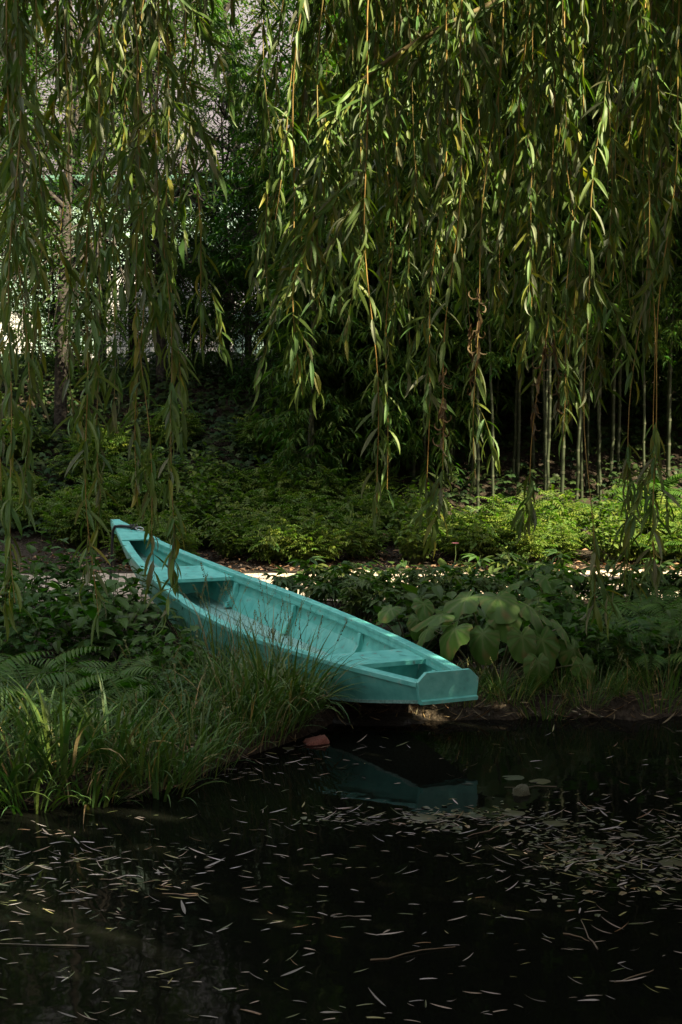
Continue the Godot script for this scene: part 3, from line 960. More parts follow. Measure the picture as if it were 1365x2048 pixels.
func build_strand(o: Node3D, inv: Transform3D, bases: PackedVector3Array, s: Array, near: bool, singles: int, leaf_meshes: Array) -> void:
	made_singles = 0
	var pts := hang_line(bases, s[0], s[1], s[2], s[3])
	var stem := MB.new()
	stem.tube(inv * pts, 0.0042, 0.0013, 5 if near else 3, tint(Color(0.24, 0.17, 0.04), 0.2, 0.1))
	var twig := put("hanging_twig", stem.mesh(), M.stem, o)
	var shapes: Array = P.willow if near else P.willow_far
	var size := 0.102 if near else 0.112
	var b := MB.new()
	var extra := MB.new()
	var spots := leaf_spots(pts, s[4], size)
	if near:
		for q in spots:
			if made_singles < singles and (q[0] as Transform3D).origin.y < 2.0 + 0.31 * s[2]:
				var kind := rng.randi() % 5
				var lf := put("leaf", leaf_meshes[kind][rng.randi() % 4], M.willow, twig)
				lf.transform = inv * (q[0] as Transform3D)
				made_singles += 1
			else:
				b.add(shapes[rng.randi() % 5], inv * q[0], q[1])
	else:
		for q in spots: b.add(shapes[rng.randi() % 3], inv * q[0], q[1])
	for i in range(4, pts.size()):
		var dens := 0.0
		for q in s[4]:
			if pts[i].y < q[0] and pts[i].y > q[1]: dens = maxf(dens, q[2])
		if R(0, 1) < (dens - 0.55) * (0.3 if near else 0.36):
			var side := side_twig(pts[i], minf(R(0.14, 0.5), maxf(0.12, pts[i].y - s[3] + 0.02)))
			b.tube(inv * side, 0.0018, 0.001, 3, Color(0.15, 0.15, 0.03))
			for q in leaf_spots(side, [[9.0, -9.0, 1.15]], size): b.add(shapes[rng.randi() % shapes.size()], inv * q[0], q[1])
		for q in s[5]:
			if pts[i].y < q[0] and pts[i].y > q[1]:
				for k in 6:
					var rad := around()
					extra.add(P.curl[rng.randi() % 3], inv * facing(pts[i] + Vector3(0, R(-0.04, 0.04), 0), rad * 0.5 + Vector3.DOWN, rad + around() * 0.5, 0.062 * R(0.7, 1.2)), tint(Color(0.14, 0.105, 0.055), 0.35, 0.08))
	if b.v.size() > 0: tag(put("foliage", b.mesh(), M.willow, twig), "", "", "", "stuff")
	if extra.v.size() > 0: tag(put("dead_leaves", extra.mesh(), M.dead, twig), "curled brown dead leaves", "", "", "stuff")

# ---------- what lies beyond the slope
func build_beyond() -> void:
	var o := thing("garden_building", Vector3(-3.4, 3.0, -28.0))
	tag(o, "long building clad in pale green and white panels behind the fence", "building")
	var body := MB.new()
	body.box(Vector3(0, 2.1, -1.6), Vector3(13.0, 4.2, 3.0), Color(0.5, 0.52, 0.5))
	put("wall", body.mesh(), M.plain, o)
	var panel := MB.new()
	panel.box(Vector3.ZERO, Vector3(1.28, 0.82, 0.05), Color.WHITE)
	var pm := panel.mesh()
	for i in 10:
		for j in 5:
			var green := j >= 3 or (j == 2 and i < 4) or (j == 1 and i % 3 == 0) or (j == 0 and i < 3)
			var q := put("panel", pm, M.board if green else M.board_white, o)
			q.position = Vector3(-5.85 + 1.3 * i, 0.46 + 0.84 * j, -0.06)
	var roof := MB.new()
	roof.box(Vector3(0, 4.26, -1.5), Vector3(13.4, 0.1, 3.5), Color(0.10, 0.22, 0.17))
	put("roof", roof.mesh(), M.plain, o)
	var f := thing("wire_fence", Vector3(-3.0, 3.3, -24.6))
	tag(f, "dark green welded wire fence along the top of the slope", "fence")
	for i in 6:
		var b := MB.new()
		b.box(Vector3(0, 1.55, 0), Vector3(0.11, 3.7, 0.11), Color.WHITE)
		b.box(Vector3(0, 3.42, 0), Vector3(0.13, 0.04, 0.13), Color.WHITE)
		put("post", b.mesh(), M.post, f).position = Vector3(-6.1 + 2.5 * i, 0, 0)
	var wires := MB.new()
	for k in 17: wires.box(Vector3(0, 0.08 + 0.2 * k, 0), Vector3(2.38, 0.012, 0.012), Color.WHITE)
	for k in 24: wires.box(Vector3(-1.15 + 0.1 * k, 1.68, 0.013), Vector3(0.009, 3.3, 0.009), Color.WHITE)
	var wm := wires.mesh()
	for i in 5: tag(put("wire_panel", wm, M.wire, f), "", "", "", "stuff").position = Vector3(-4.85 + 2.5 * i, 0, 0)

func build_trees() -> void:
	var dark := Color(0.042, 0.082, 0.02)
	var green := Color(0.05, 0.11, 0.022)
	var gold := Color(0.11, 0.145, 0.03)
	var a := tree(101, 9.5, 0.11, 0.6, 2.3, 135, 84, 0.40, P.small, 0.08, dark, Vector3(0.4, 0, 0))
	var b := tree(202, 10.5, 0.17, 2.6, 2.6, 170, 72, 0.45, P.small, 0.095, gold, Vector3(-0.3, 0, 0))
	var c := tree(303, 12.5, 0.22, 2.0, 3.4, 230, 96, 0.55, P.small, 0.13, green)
	var e := tree(404, 6.2, 0.07, -0.2, 1.7, 190, 84, 0.36, P.willow_far, 0.14, green, Vector3.ZERO, 0.5)
	var hi := tree(505, 13.0, 0.2, 5.6, 2.7, 210, 96, 0.5, P.small, 0.14, green)
	var g := "trees beyond the path"
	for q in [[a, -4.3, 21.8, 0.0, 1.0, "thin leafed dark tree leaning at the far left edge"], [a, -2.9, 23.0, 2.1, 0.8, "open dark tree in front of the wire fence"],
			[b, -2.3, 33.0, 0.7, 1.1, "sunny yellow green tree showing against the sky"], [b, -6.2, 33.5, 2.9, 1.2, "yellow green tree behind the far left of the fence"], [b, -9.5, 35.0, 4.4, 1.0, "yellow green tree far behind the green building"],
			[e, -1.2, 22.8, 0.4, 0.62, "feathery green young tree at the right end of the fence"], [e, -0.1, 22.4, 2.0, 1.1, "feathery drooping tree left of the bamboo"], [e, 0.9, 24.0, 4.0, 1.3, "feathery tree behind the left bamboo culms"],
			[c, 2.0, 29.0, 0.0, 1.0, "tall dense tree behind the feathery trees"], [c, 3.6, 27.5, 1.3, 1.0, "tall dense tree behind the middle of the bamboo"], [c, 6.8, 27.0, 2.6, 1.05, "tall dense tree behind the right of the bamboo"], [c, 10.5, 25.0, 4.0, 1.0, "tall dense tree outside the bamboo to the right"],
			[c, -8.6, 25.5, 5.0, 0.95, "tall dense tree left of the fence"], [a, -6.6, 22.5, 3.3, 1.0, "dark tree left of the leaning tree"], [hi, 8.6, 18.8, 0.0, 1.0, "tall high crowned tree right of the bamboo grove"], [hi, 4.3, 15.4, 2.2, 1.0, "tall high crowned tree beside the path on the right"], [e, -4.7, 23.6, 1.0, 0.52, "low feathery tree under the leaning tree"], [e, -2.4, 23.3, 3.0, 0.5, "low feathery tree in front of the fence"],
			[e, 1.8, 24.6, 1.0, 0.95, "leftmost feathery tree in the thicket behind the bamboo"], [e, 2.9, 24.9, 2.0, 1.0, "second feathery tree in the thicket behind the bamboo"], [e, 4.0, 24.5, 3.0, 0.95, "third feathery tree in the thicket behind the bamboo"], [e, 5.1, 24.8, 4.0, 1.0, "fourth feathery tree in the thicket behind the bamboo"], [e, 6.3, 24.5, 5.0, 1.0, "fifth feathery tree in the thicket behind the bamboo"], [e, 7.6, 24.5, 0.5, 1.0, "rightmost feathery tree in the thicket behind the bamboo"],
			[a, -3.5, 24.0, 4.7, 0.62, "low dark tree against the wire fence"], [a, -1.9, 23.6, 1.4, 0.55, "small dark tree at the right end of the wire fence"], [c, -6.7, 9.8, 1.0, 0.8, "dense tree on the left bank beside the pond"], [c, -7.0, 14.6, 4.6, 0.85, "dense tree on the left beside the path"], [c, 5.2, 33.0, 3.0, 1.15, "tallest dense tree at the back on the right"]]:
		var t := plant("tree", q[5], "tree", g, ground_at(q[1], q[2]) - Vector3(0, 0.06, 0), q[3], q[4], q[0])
		t.get_node("crown").set_meta("kind", "stuff")
	# bamboo
	var culms := []
	for k in 4:
		rng.seed = 500 + k
		var stem := MB.new()
		var lean := around() * R(0.1, 0.85)
		var at := PackedVector3Array()
		for i in 27:
			var t := i / 26.0
			at.append(lean * t + around() * 0.008 + Vector3(0, t * 7.8, 0) + lean * 2.2 * t * t * t)
		stem.tube(at, 0.025, 0.008, 7, Color(0.024, 0.037, 0.012))
		for i in range(1, 24): stem.tube(PackedVector3Array([at[i] - Vector3(0, 0.016, 0), at[i], at[i] + Vector3(0, 0.016, 0)]), 0.029 - 0.0007 * i, 0.029 - 0.0007 * i, 7, Color(0.06, 0.068, 0.036))
		var lv := MB.new()
		for i in range(2 if k < 2 else 9, 27):
			for j in (7 if i < 12 and k < 2 else 5):
				var out := around()
				var p := at[i]
				var len_ := R(0.35, 1.0) * (1.1 - i / 40.0)
				var br := PackedVector3Array()
				var ang := R(0.3, 1.0)
				for w in 6:
					br.append(p)
					p += (out * cos(ang) + Vector3.UP * sin(ang)) * len_ / 5.0
					ang -= 0.42
				lv.tube(br, 0.004, 0.0015, 3, Color(0.1, 0.12, 0.04))
				for w in 26:
					var t := R(0.25, 1.0) * 5.0
					var q := mini(int(t), 4)
					lv.add(P.willow_far[rng.randi() % 3], facing(br[q].lerp(br[q + 1], t - q) + around() * 0.05, out * 0.6 + around() * 0.9 + Vector3.DOWN * R(0.2, 0.9), Vector3.UP + around() * 0.5, R(0.11, 0.2)), tint(Color(0.06, 0.115, 0.022), 0.25, 0.15))
		culms.append([["culm", stem.mesh(), M.stem], ["foliage", lv.mesh(), M.leaf]])
	rng.seed = 550
	for i in 72:
		var x := R(-0.9, 6.4) if i > 12 else R(1.9, 4.4)
		var d := R(19.9, 23.6) if i > 12 else R(19.5, 20.6)
		plant("bamboo_culm", "green jointed bamboo culm at the front of the grove" if i <= 12 else "green jointed bamboo culm deep in the grove", "bamboo", "bamboo culms at the front" if i <= 12 else "bamboo culms deep in the grove", ground_at(x, d) - Vector3(0, 0.03, 0), R(0, TAU), R(0.85, 1.2), culms[i % 2 if x < 1.9 or d > 21.2 else 2 + i % 2])

func build_undergrowth() -> void:
	# ivy and creeping plants over the slope
	var deep := Color(0.035, 0.065, 0.02)
	var mm := MultiMesh.new()
	mm.transform_format = MultiMesh.TRANSFORM_3D
	mm.use_colors = true
	mm.mesh = mesh_of(P.ivy, Color.WHITE)
	rng.seed = 600
	var put_ := []
	for i in 26000:
		var x := R(-8.0, 8.5)
		var d := R(18.9, 25.2)
		if x > 0.4 and d < 21.5 and R(0, 1) < 0.6: continue
		var p := ground_at(x, d) + Vector3(0, R(0.0, 0.22), R(0, 0.2))
		put_.append([facing(p, Vector3(R(-1, 1), R(-0.7, 0.2), R(0.2, 1.0)), Vector3(R(-0.4, 0.4), 1, 0.5 + R(-0.3, 0.4)), R(0.09, 0.17)), tint(deep, 0.3, 0.15)])
	mm.instance_count = put_.size()
	for i in put_.size():
		mm.set_instance_transform(i, put_[i][0])
		mm.set_instance_color(i, put_[i][1])
	var iv := MultiMeshInstance3D.new()
	iv.name = "ivy"
	iv.multimesh = mm
	iv.material_override = M.leaf
	add_child(iv)
	tag(iv, "dark ivy covering the slope behind the path", "ivy", "", "stuff")
	# shrubs in rows behind the path
	var shrubs := [herb(611, 0.75, 0.5, 46, 12, P.pinnate, 0.21, Color(0.11, 0.16, 0.032)), herb(612, 0.7, 0.55, 44, 12, P.pinnate, 0.19, Color(0.11, 0.16, 0.032)), herb(613, 0.85, 0.5, 50, 13, P.ovate, 0.12, Color(0.105, 0.155, 0.032)), herb(614, 0.65, 0.6, 42, 12, P.pinnate, 0.23, Color(0.11, 0.16, 0.032))]
	rng.seed = 620
	var n := 0
	var row_no := 0
	for row in [[17.75, -2.6, 6.6, 0.62, 0.8], [18.5, -3.4, 6.8, 0.7, 0.95], [19.4, -4.2, 1.6, 0.75, 1.0], [20.4, -4.6, 1.0, 0.85, 0.95], [21.4, -4.8, 0.8, 1.1, 0.9]]:
		var x: float = row[1]
		var k := 0
		while x < row[2]:
			var sunny: bool = x > 0.9 and row[0] < 19.0
			var where: String = ["in the row along the path's far edge", "in the second row behind the path", "in the lowest row on the ivy slope", "in the middle row on the ivy slope", "in the top row on the ivy slope"][row_no]
			plant("leafy_shrub", "%s %s shrub %s" % [nth(k), "sunlit" if sunny else "shaded", where], "shrub", "shrubs " + where, ground_at(x, row[0] + R(-0.2, 0.2)), R(0, TAU), row[4] * R(0.75, 1.15), shrubs[n % 4])
			x += row[3] * R(0.75, 1.2)
			n += 1
			k += 1
		row_no += 1
	# between the path and the water, behind the boat
	var palm := [herb(631, 0.55, 0.42, 13, 5, P.palmate, 0.2, Color(0.07, 0.115, 0.035), Color(0.06, 0.08, 0.03), 0.6), herb(632, 0.6, 0.4, 15, 5, P.palmate, 0.18, Color(0.075, 0.12, 0.035), Color(0.06, 0.08, 0.03), 0.5)]
	var oval := [herb(633, 0.55, 0.36, 14, 9, P.ovate, 0.16, Color(0.055, 0.10, 0.03)), herb(634, 0.9, 0.4, 14, 12, P.ovate, 0.15, Color(0.045, 0.10, 0.022)), herb(635, 0.8, 0.45, 13, 11, P.ovate, 0.18, Color(0.05, 0.105, 0.022))]
	rng.seed = 640
	n = 0
	for q in by_x([[-0.35, 14.3], [-0.05, 13.9], [0.35, 14.1], [0.75, 13.9], [1.15, 14.2], [1.6, 14.0], [2.0, 13.9], [0.2, 13.3], [0.6, 13.1], [1.0, 13.3], [1.45, 13.1], [1.9, 13.1], [0.75, 12.5], [1.1, 12.4], [2.4, 14.1], [2.7, 14.3], [2.9, 14.0], [3.2, 14.4], [3.4, 14.1], [3.7, 14.3], [0.05, 14.4], [0.28, 14.65], [0.62, 14.55], [1.35, 14.45], [1.8, 14.5], [2.15, 14.5]]):
		plant("hand_leafed_plant", nth(n) + " hand leafed plant between the boat and the path", "plant", "plants between boat and path", ground_at(q[0], q[1]), R(0, TAU), R(0.8, 1.15), palm[rng.randi() % 2] if R(0, 1) < 0.6 else oval[0])
		n += 1
	n = 0
	for q in by_x([[-2.45, 13.4], [-2.1, 12.9], [-1.75, 12.4], [-2.75, 12.6], [-2.35, 12.0], [-1.95, 11.7], [-1.6, 11.6], [-2.9, 11.6], [-1.45, 11.15], [-3.2, 13.2], [-3.1, 12.2], [-1.2, 10.75], [-2.55, 11.2], [-3.5, 14.2], [-3.0, 14.1], [-2.65, 14.0], [-3.9, 14.4], [-3.7, 13.6], [-1.9, 9.0], [-1.35, 9.15], [-1.1, 9.75], [-2.3, 8.85], [-0.95, 10.1]]):
		plant("nettle_plant", nth(n) + " upright leafy plant on the bank left of the boat", "plant", "plants left of the boat", ground_at(q[0], q[1]), R(0, TAU), R(0.75, 1.05) * (0.5 if q[1] < 10.3 else (0.7 if q[0] > -1.7 else 1.0)), oval[1 + rng.randi() % 2])
		n += 1
	n = 0
	for q in by_x([[1.62, 11.35, 0.8], [2.0, 11.25, 0.75], [2.35, 11.1, 0.7], [2.7, 11.3, 0.8], [1.5, 11.9, 0.95], [1.85, 12.1, 1.0], [2.15, 11.7, 0.85]]):
		plant("bank_weed", nth(n) + " leafy weed on the shaded right bank among the ferns", "plant", "weeds on the right bank", ground_at(q[0], q[1]), R(0, TAU), q[2], oval[rng.randi() % 3])
		n += 1
	# ferns
	var fg := [frond(651, Color(0.055, 0.12, 0.022)), frond(652, Color(0.065, 0.13, 0.025)), frond(653, Color(0.06, 0.12, 0.022))]
	rng.seed = 660
	var ferns := [[-2.3, 10.4, 0.85, 0], [-1.7, 10.3, 0.8, 0], [-2.0, 9.6, 0.75, 0], [-2.65, 9.9, 0.8, 0], [-1.4, 9.95, 0.65, 0], [-1.65, 9.4, 0.6, 0], [1.85, 12.6, 0.85, 1], [2.3, 12.1, 0.9, 1], [2.75, 12.7, 0.95, 1], [2.5, 11.4, 0.8, 1], [3.0, 11.6, 0.85, 1], [1.95, 11.6, 0.6, 1], [2.9, 13.4, 1.0, 1], [3.3, 12.6, 1.0, 1], [2.2, 13.3, 0.85, 1], [4.1, 18.9, 0.9, 2], [4.6, 19.4, 1.0, 2], [3.7, 19.5, 0.85, 2], [4.9, 18.6, 0.9, 2], [4.4, 20.2, 0.95, 2], [3.9, 17.7, 0.7, 2]]
	n = 0
	for q in by_x(ferns):
		var o := thing("fern", ground_at(q[0], q[1]), R(0, TAU))
		tag(o, nth(n) + [" fern of all, dark green on the left bank behind the sedges", " fern of all, shaded on the right bank beside the big leaves", " fern of all, sunlit at the right end of the shrub row"][q[3]], "fern", ["ferns on the left bank", "ferns on the right bank", "ferns behind the path"][q[3]])
		n += 1
		var k := 11 + rng.randi() % 4
		for i in k:
			var f := put("frond", fg[rng.randi() % 3], M.leaf, o)
			f.transform = Transform3D(Basis(Vector3.UP, TAU * i / k + R(-0.25, 0.25)) * Basis(Vector3.RIGHT, R(-0.15, 0.35)).scaled(Vector3.ONE * q[2] * R(0.75, 1.1)), Vector3.ZERO)
	# the big leafed plant right of the boat
	var bl := []
	rng.seed = 670
	for q in P.broad: bl.append([veined(q, Color(0.06, 0.13, 0.024), 1), veined(q, Color(0.07, 0.14, 0.032), 2), veined(q, Color(0.052, 0.118, 0.02), 3)])
	big_leaves(Vector2(1.2, 11.15), "large plant with broad drooping leaves right of the boat stern", bl, [
		[-0.42, 0.66, 0.16, 0.46, -100.0, 0.2, 0], [-0.22, 0.80, 0.05, 0.5, -70.0, 0.5, 2], [0.02, 0.82, 0.16, 0.46, 10.0, 0.5, 0], [0.05, 0.70, 0.26, 0.42, 20.0, 0.9, 2], [0.25, 0.74, 0.1, 0.44, 70.0, 0.5, 1], [-0.33, 0.56, 0.32, 0.4, -50.0, 0.7, 3],
		[0.34, 0.46, 0.3, 0.42, 30.0, 1.1, 2], [0.52, 0.54, 0.12, 0.42, 70.0, 0.9, 0], [0.6, 0.36, 0.2, 0.40, 60.0, 1.2, 3], [-0.12, 0.52, 0.34, 0.38, -10.0, 1.0, 1], [0.18, 0.5, 0.36, 0.36, 10.0, 1.1, 0], [-0.5, 0.5, -0.1, 0.4, -90.0, 0.8, 2], [0.4, 0.62, -0.15, 0.4, 100.0, 0.5, 0], [0.1, 0.66, -0.2, 0.4, 170.0, 0.5, 1], [0.66, 0.24, 0.32, 0.32, 40.0, 1.2, 2], [0.3, 0.28, 0.42, 0.34, 15.0, 1.2, 1]])
	big_leaves(Vector2(0.62, 12.2), "plant with round green leaves touching the far gunwale", bl, [
		[-0.2, 0.55, 0.2, 0.28, -40.0, 0.5, 0], [0.08, 0.6, 0.22, 0.3, 5.0, 0.7, 2], [0.25, 0.5, 0.16, 0.28, 50.0, 0.6, 0], [0.02, 0.46, 0.3, 0.26, -15.0, 0.9, 3], [-0.28, 0.42, 0.1, 0.26, -80.0, 0.6, 2], [0.3, 0.38, 0.28, 0.25, 40.0, 0.9, 1]])
	big_leaves(Vector2(1.75, 12.9), "plant with lobed leaves beside the path right of the big leaves", bl, [
		[-0.2, 0.62, 0.1, 0.32, -60.0, 0.5, 2], [0.1, 0.7, 0.1, 0.34, 10.0, 0.5, 2], [0.3, 0.6, 0.05, 0.32, 70.0, 0.6, 3], [0.0, 0.5, 0.25, 0.3, 0.0, 0.9, 2], [-0.35, 0.45, 0.0, 0.3, -90.0, 0.6, 3]])
	# sedges and grass at the water's edge
	var bright := Color(0.075, 0.135, 0.035)
	var dim := bright
	var sg := [sedge(681, 60, 0.66, 0.019, bright, 0.95, 0.11, 0.12, 3), sedge(682, 55, 0.56, 0.017, bright, 1.0, 0.12, 0.12, 2), sedge(683, 46, 0.62, 0.024, dim, 0.75, 0.14, 0.04), sedge(684, 55, 0.52, 0.018, dim, 0.85, 0.15, 0.05), sedge(685, 80, 0.34, 0.008, bright, 0.8, 0.22, 0.12, 3)]
	rng.seed = 690
	n = 0
	for q in by_x([[-0.36, 9.78, 0, 1.05], [-0.55, 9.62, 0, 1.0], [-0.24, 10.1, 1, 1.0], [-0.5, 10.0, 0, 1.05], [-0.72, 9.5, 1, 1.0], [-0.8, 9.95, 0, 0.9], [-0.66, 10.35, 1, 0.9], [-1.0, 10.3, 1, 0.9], [-0.3, 9.95, 1, 1.1]]):
		plant("sedge_tuft", nth(n) + " bright arching sedge tuft in front of the boat", "grass", "sedges in front of the boat", ground_at(q[0], q[1]), R(0, TAU), q[3], sg[q[2]])
		n += 1
	var tall := sedge(686, 30, 0.85, 0.010, bright, 0.5, 0.10, 0.2, 5)
	n = 0
	for q in by_x([[-0.52, 10.62, 1.0], [-0.78, 10.95, 0.95], [-0.98, 11.2, 1.0], [-0.36, 10.5, 0.85], [-1.2, 11.5, 0.9]]):
		plant("tall_grass", nth(n) + " tuft of tall thin grass rising in front of the hull", "grass", "tall grass against the hull", ground_at(q[0], q[1]), R(0, TAU), q[2], tall)
		n += 1
	n = 0
	for q in by_x([[-0.98, 8.4, 2, 0.8], [-1.2, 8.22, 3, 1.0], [-1.35, 8.3, 2, 0.95], [-1.6, 8.1, 2, 1.05], [-1.8, 8.03, 3, 1.0], [-1.95, 8.05, 2, 1.1], [-2.2, 8.2, 3, 1.1], [-0.88, 8.75, 3, 0.9], [-2.3, 7.98, 2, 1.0], [-1.5, 8.6, 3, 1.0], [-1.2, 8.9, 3, 0.9], [-1.8, 8.5, 2, 1.0], [-2.1, 8.8, 3, 1.0], [-1.0, 9.2, 3, 0.9], [-1.3, 9.3, 3, 0.9], [-2.5, 8.3, 2, 1.0], [-1.05, 8.18, 3, 0.9], [-1.42, 8.0, 3, 0.9], [-1.72, 7.88, 3, 1.0], [-2.05, 7.84, 2, 0.9]]):
		plant("iris_clump", nth(n) + " dark long bladed clump at the left water edge", "grass", "dark blades on the left bank", ground_at(q[0], q[1]), R(0, TAU), q[3], sg[q[2]])
		n += 1
	n = 0
	for q in by_x([[-0.9, 8.62], [-0.76, 9.08], [-0.66, 9.3], [-1.1, 8.25], [-0.45, 9.62], [-1.5, 8.05], [-0.62, 9.3], [-1.05, 9.3], [-0.98, 9.95], [-1.2, 10.15], [-0.5, 9.75], [-0.32, 9.95], [-1.25, 8.6], [-1.35, 10.4], [-0.9, 10.9], [-1.15, 11.2]]):
		plant("grass_tuft", nth(n) + " fine grass tuft between the sedges left of the boat", "grass", "fine grass on the left bank", ground_at(q[0], q[1]), R(0, TAU), R(0.85, 1.2), sg[4])
		n += 1
	n = 0
	for q in by_x([[0.95, 10.62, 4, 0.9], [1.25, 10.6, 4, 0.9], [1.55, 10.62, 4, 1.0], [1.85, 10.62, 4, 0.8], [2.1, 10.68, 3, 0.4], [2.4, 10.7, 4, 1.0], [1.0, 10.85, 3, 0.5], [1.2, 10.75, 1, 0.6], [1.45, 10.8, 3, 0.45], [1.05, 11.1, 3, 0.6], [1.7, 10.85, 4, 0.8], [1.95, 10.8, 4, 0.9], [2.2, 10.9, 4, 1.0], [2.5, 10.85, 4, 1.1], [2.7, 11.0, 3, 0.6], [0.85, 11.2, 3, 0.55], [1.6, 11.2, 4, 0.9]]):
		plant("bank_grass", nth(n) + " short shaded grass tuft at the right water edge", "grass", "grass on the right bank", ground_at(q[0], q[1]), R(0, TAU), q[3], sg[q[2]])
		n += 1
	# one pink bloom in the shrub row
	var fl := thing("pink_flower", ground_at(1.38, 17.3) + Vector3(0, 0.02, 0))
	tag(fl, "single small pink flower in front of the sunlit shrubs", "flower")
	var st := MB.new()
	st.tube(PackedVector3Array([Vector3.ZERO, Vector3(0.02, 0.15, 0), Vector3(0.01, 0.28, 0.03)]), 0.004, 0.003, 4, Color(0.06, 0.1, 0.03))
	put("stem", st.mesh(), M.stem, fl)
	var petal := mesh_of(P.ovate[0], Color(0.42, 0.14, 0.26))
	for i in 9:
		var q := put("petal", petal, M.leaf, fl)
		q.transform = facing(Vector3(0.01, 0.28, 0.03), Vector3(cos(i * 0.7), 0.5, sin(i * 0.7)), Vector3.UP, 0.05)
func big_leaves(at: Vector2, label: String, meshes: Array, leaves: Array) -> void:
	var o := thing("broad_leafed_plant", ground_at(at.x, at.y))
	tag(o, label, "plant")
	for q in leaves:
		var end := Vector3(q[0], q[1] * 0.86, q[2])
		var out := Vector3(sin(deg_to_rad(q[4])), 0, cos(deg_to_rad(q[4])))
		var lf := put("leaf", meshes[q[6]][rng.randi() % 3], M.big_leaf, o)
		lf.transform = facing(end, out * cos(q[5]) + Vector3.DOWN * sin(q[5]), Vector3.UP + out * 0.3 + around() * 0.2, q[3] * 0.9)
		var stalk := MB.new()
		var pts := PackedVector3Array()
		for i in 8:
			var t := i / 7.0
			pts.append(lf.transform.affine_inverse() * (Vector3(q[0] * 0.15, 0, q[2] * 0.15).lerp(Vector3(q[0] * 0.6, q[1] * 0.75, q[2] * 0.6), t).lerp(Vector3(q[0] * 0.6, q[1] * 0.75, q[2] * 0.6).lerp(end, t), t)))
		stalk.tube(pts, 0.028, 0.016, 5, Color(0.10, 0.10, 0.04))
		put("stalk", stalk.mesh(), M.stem, lf)

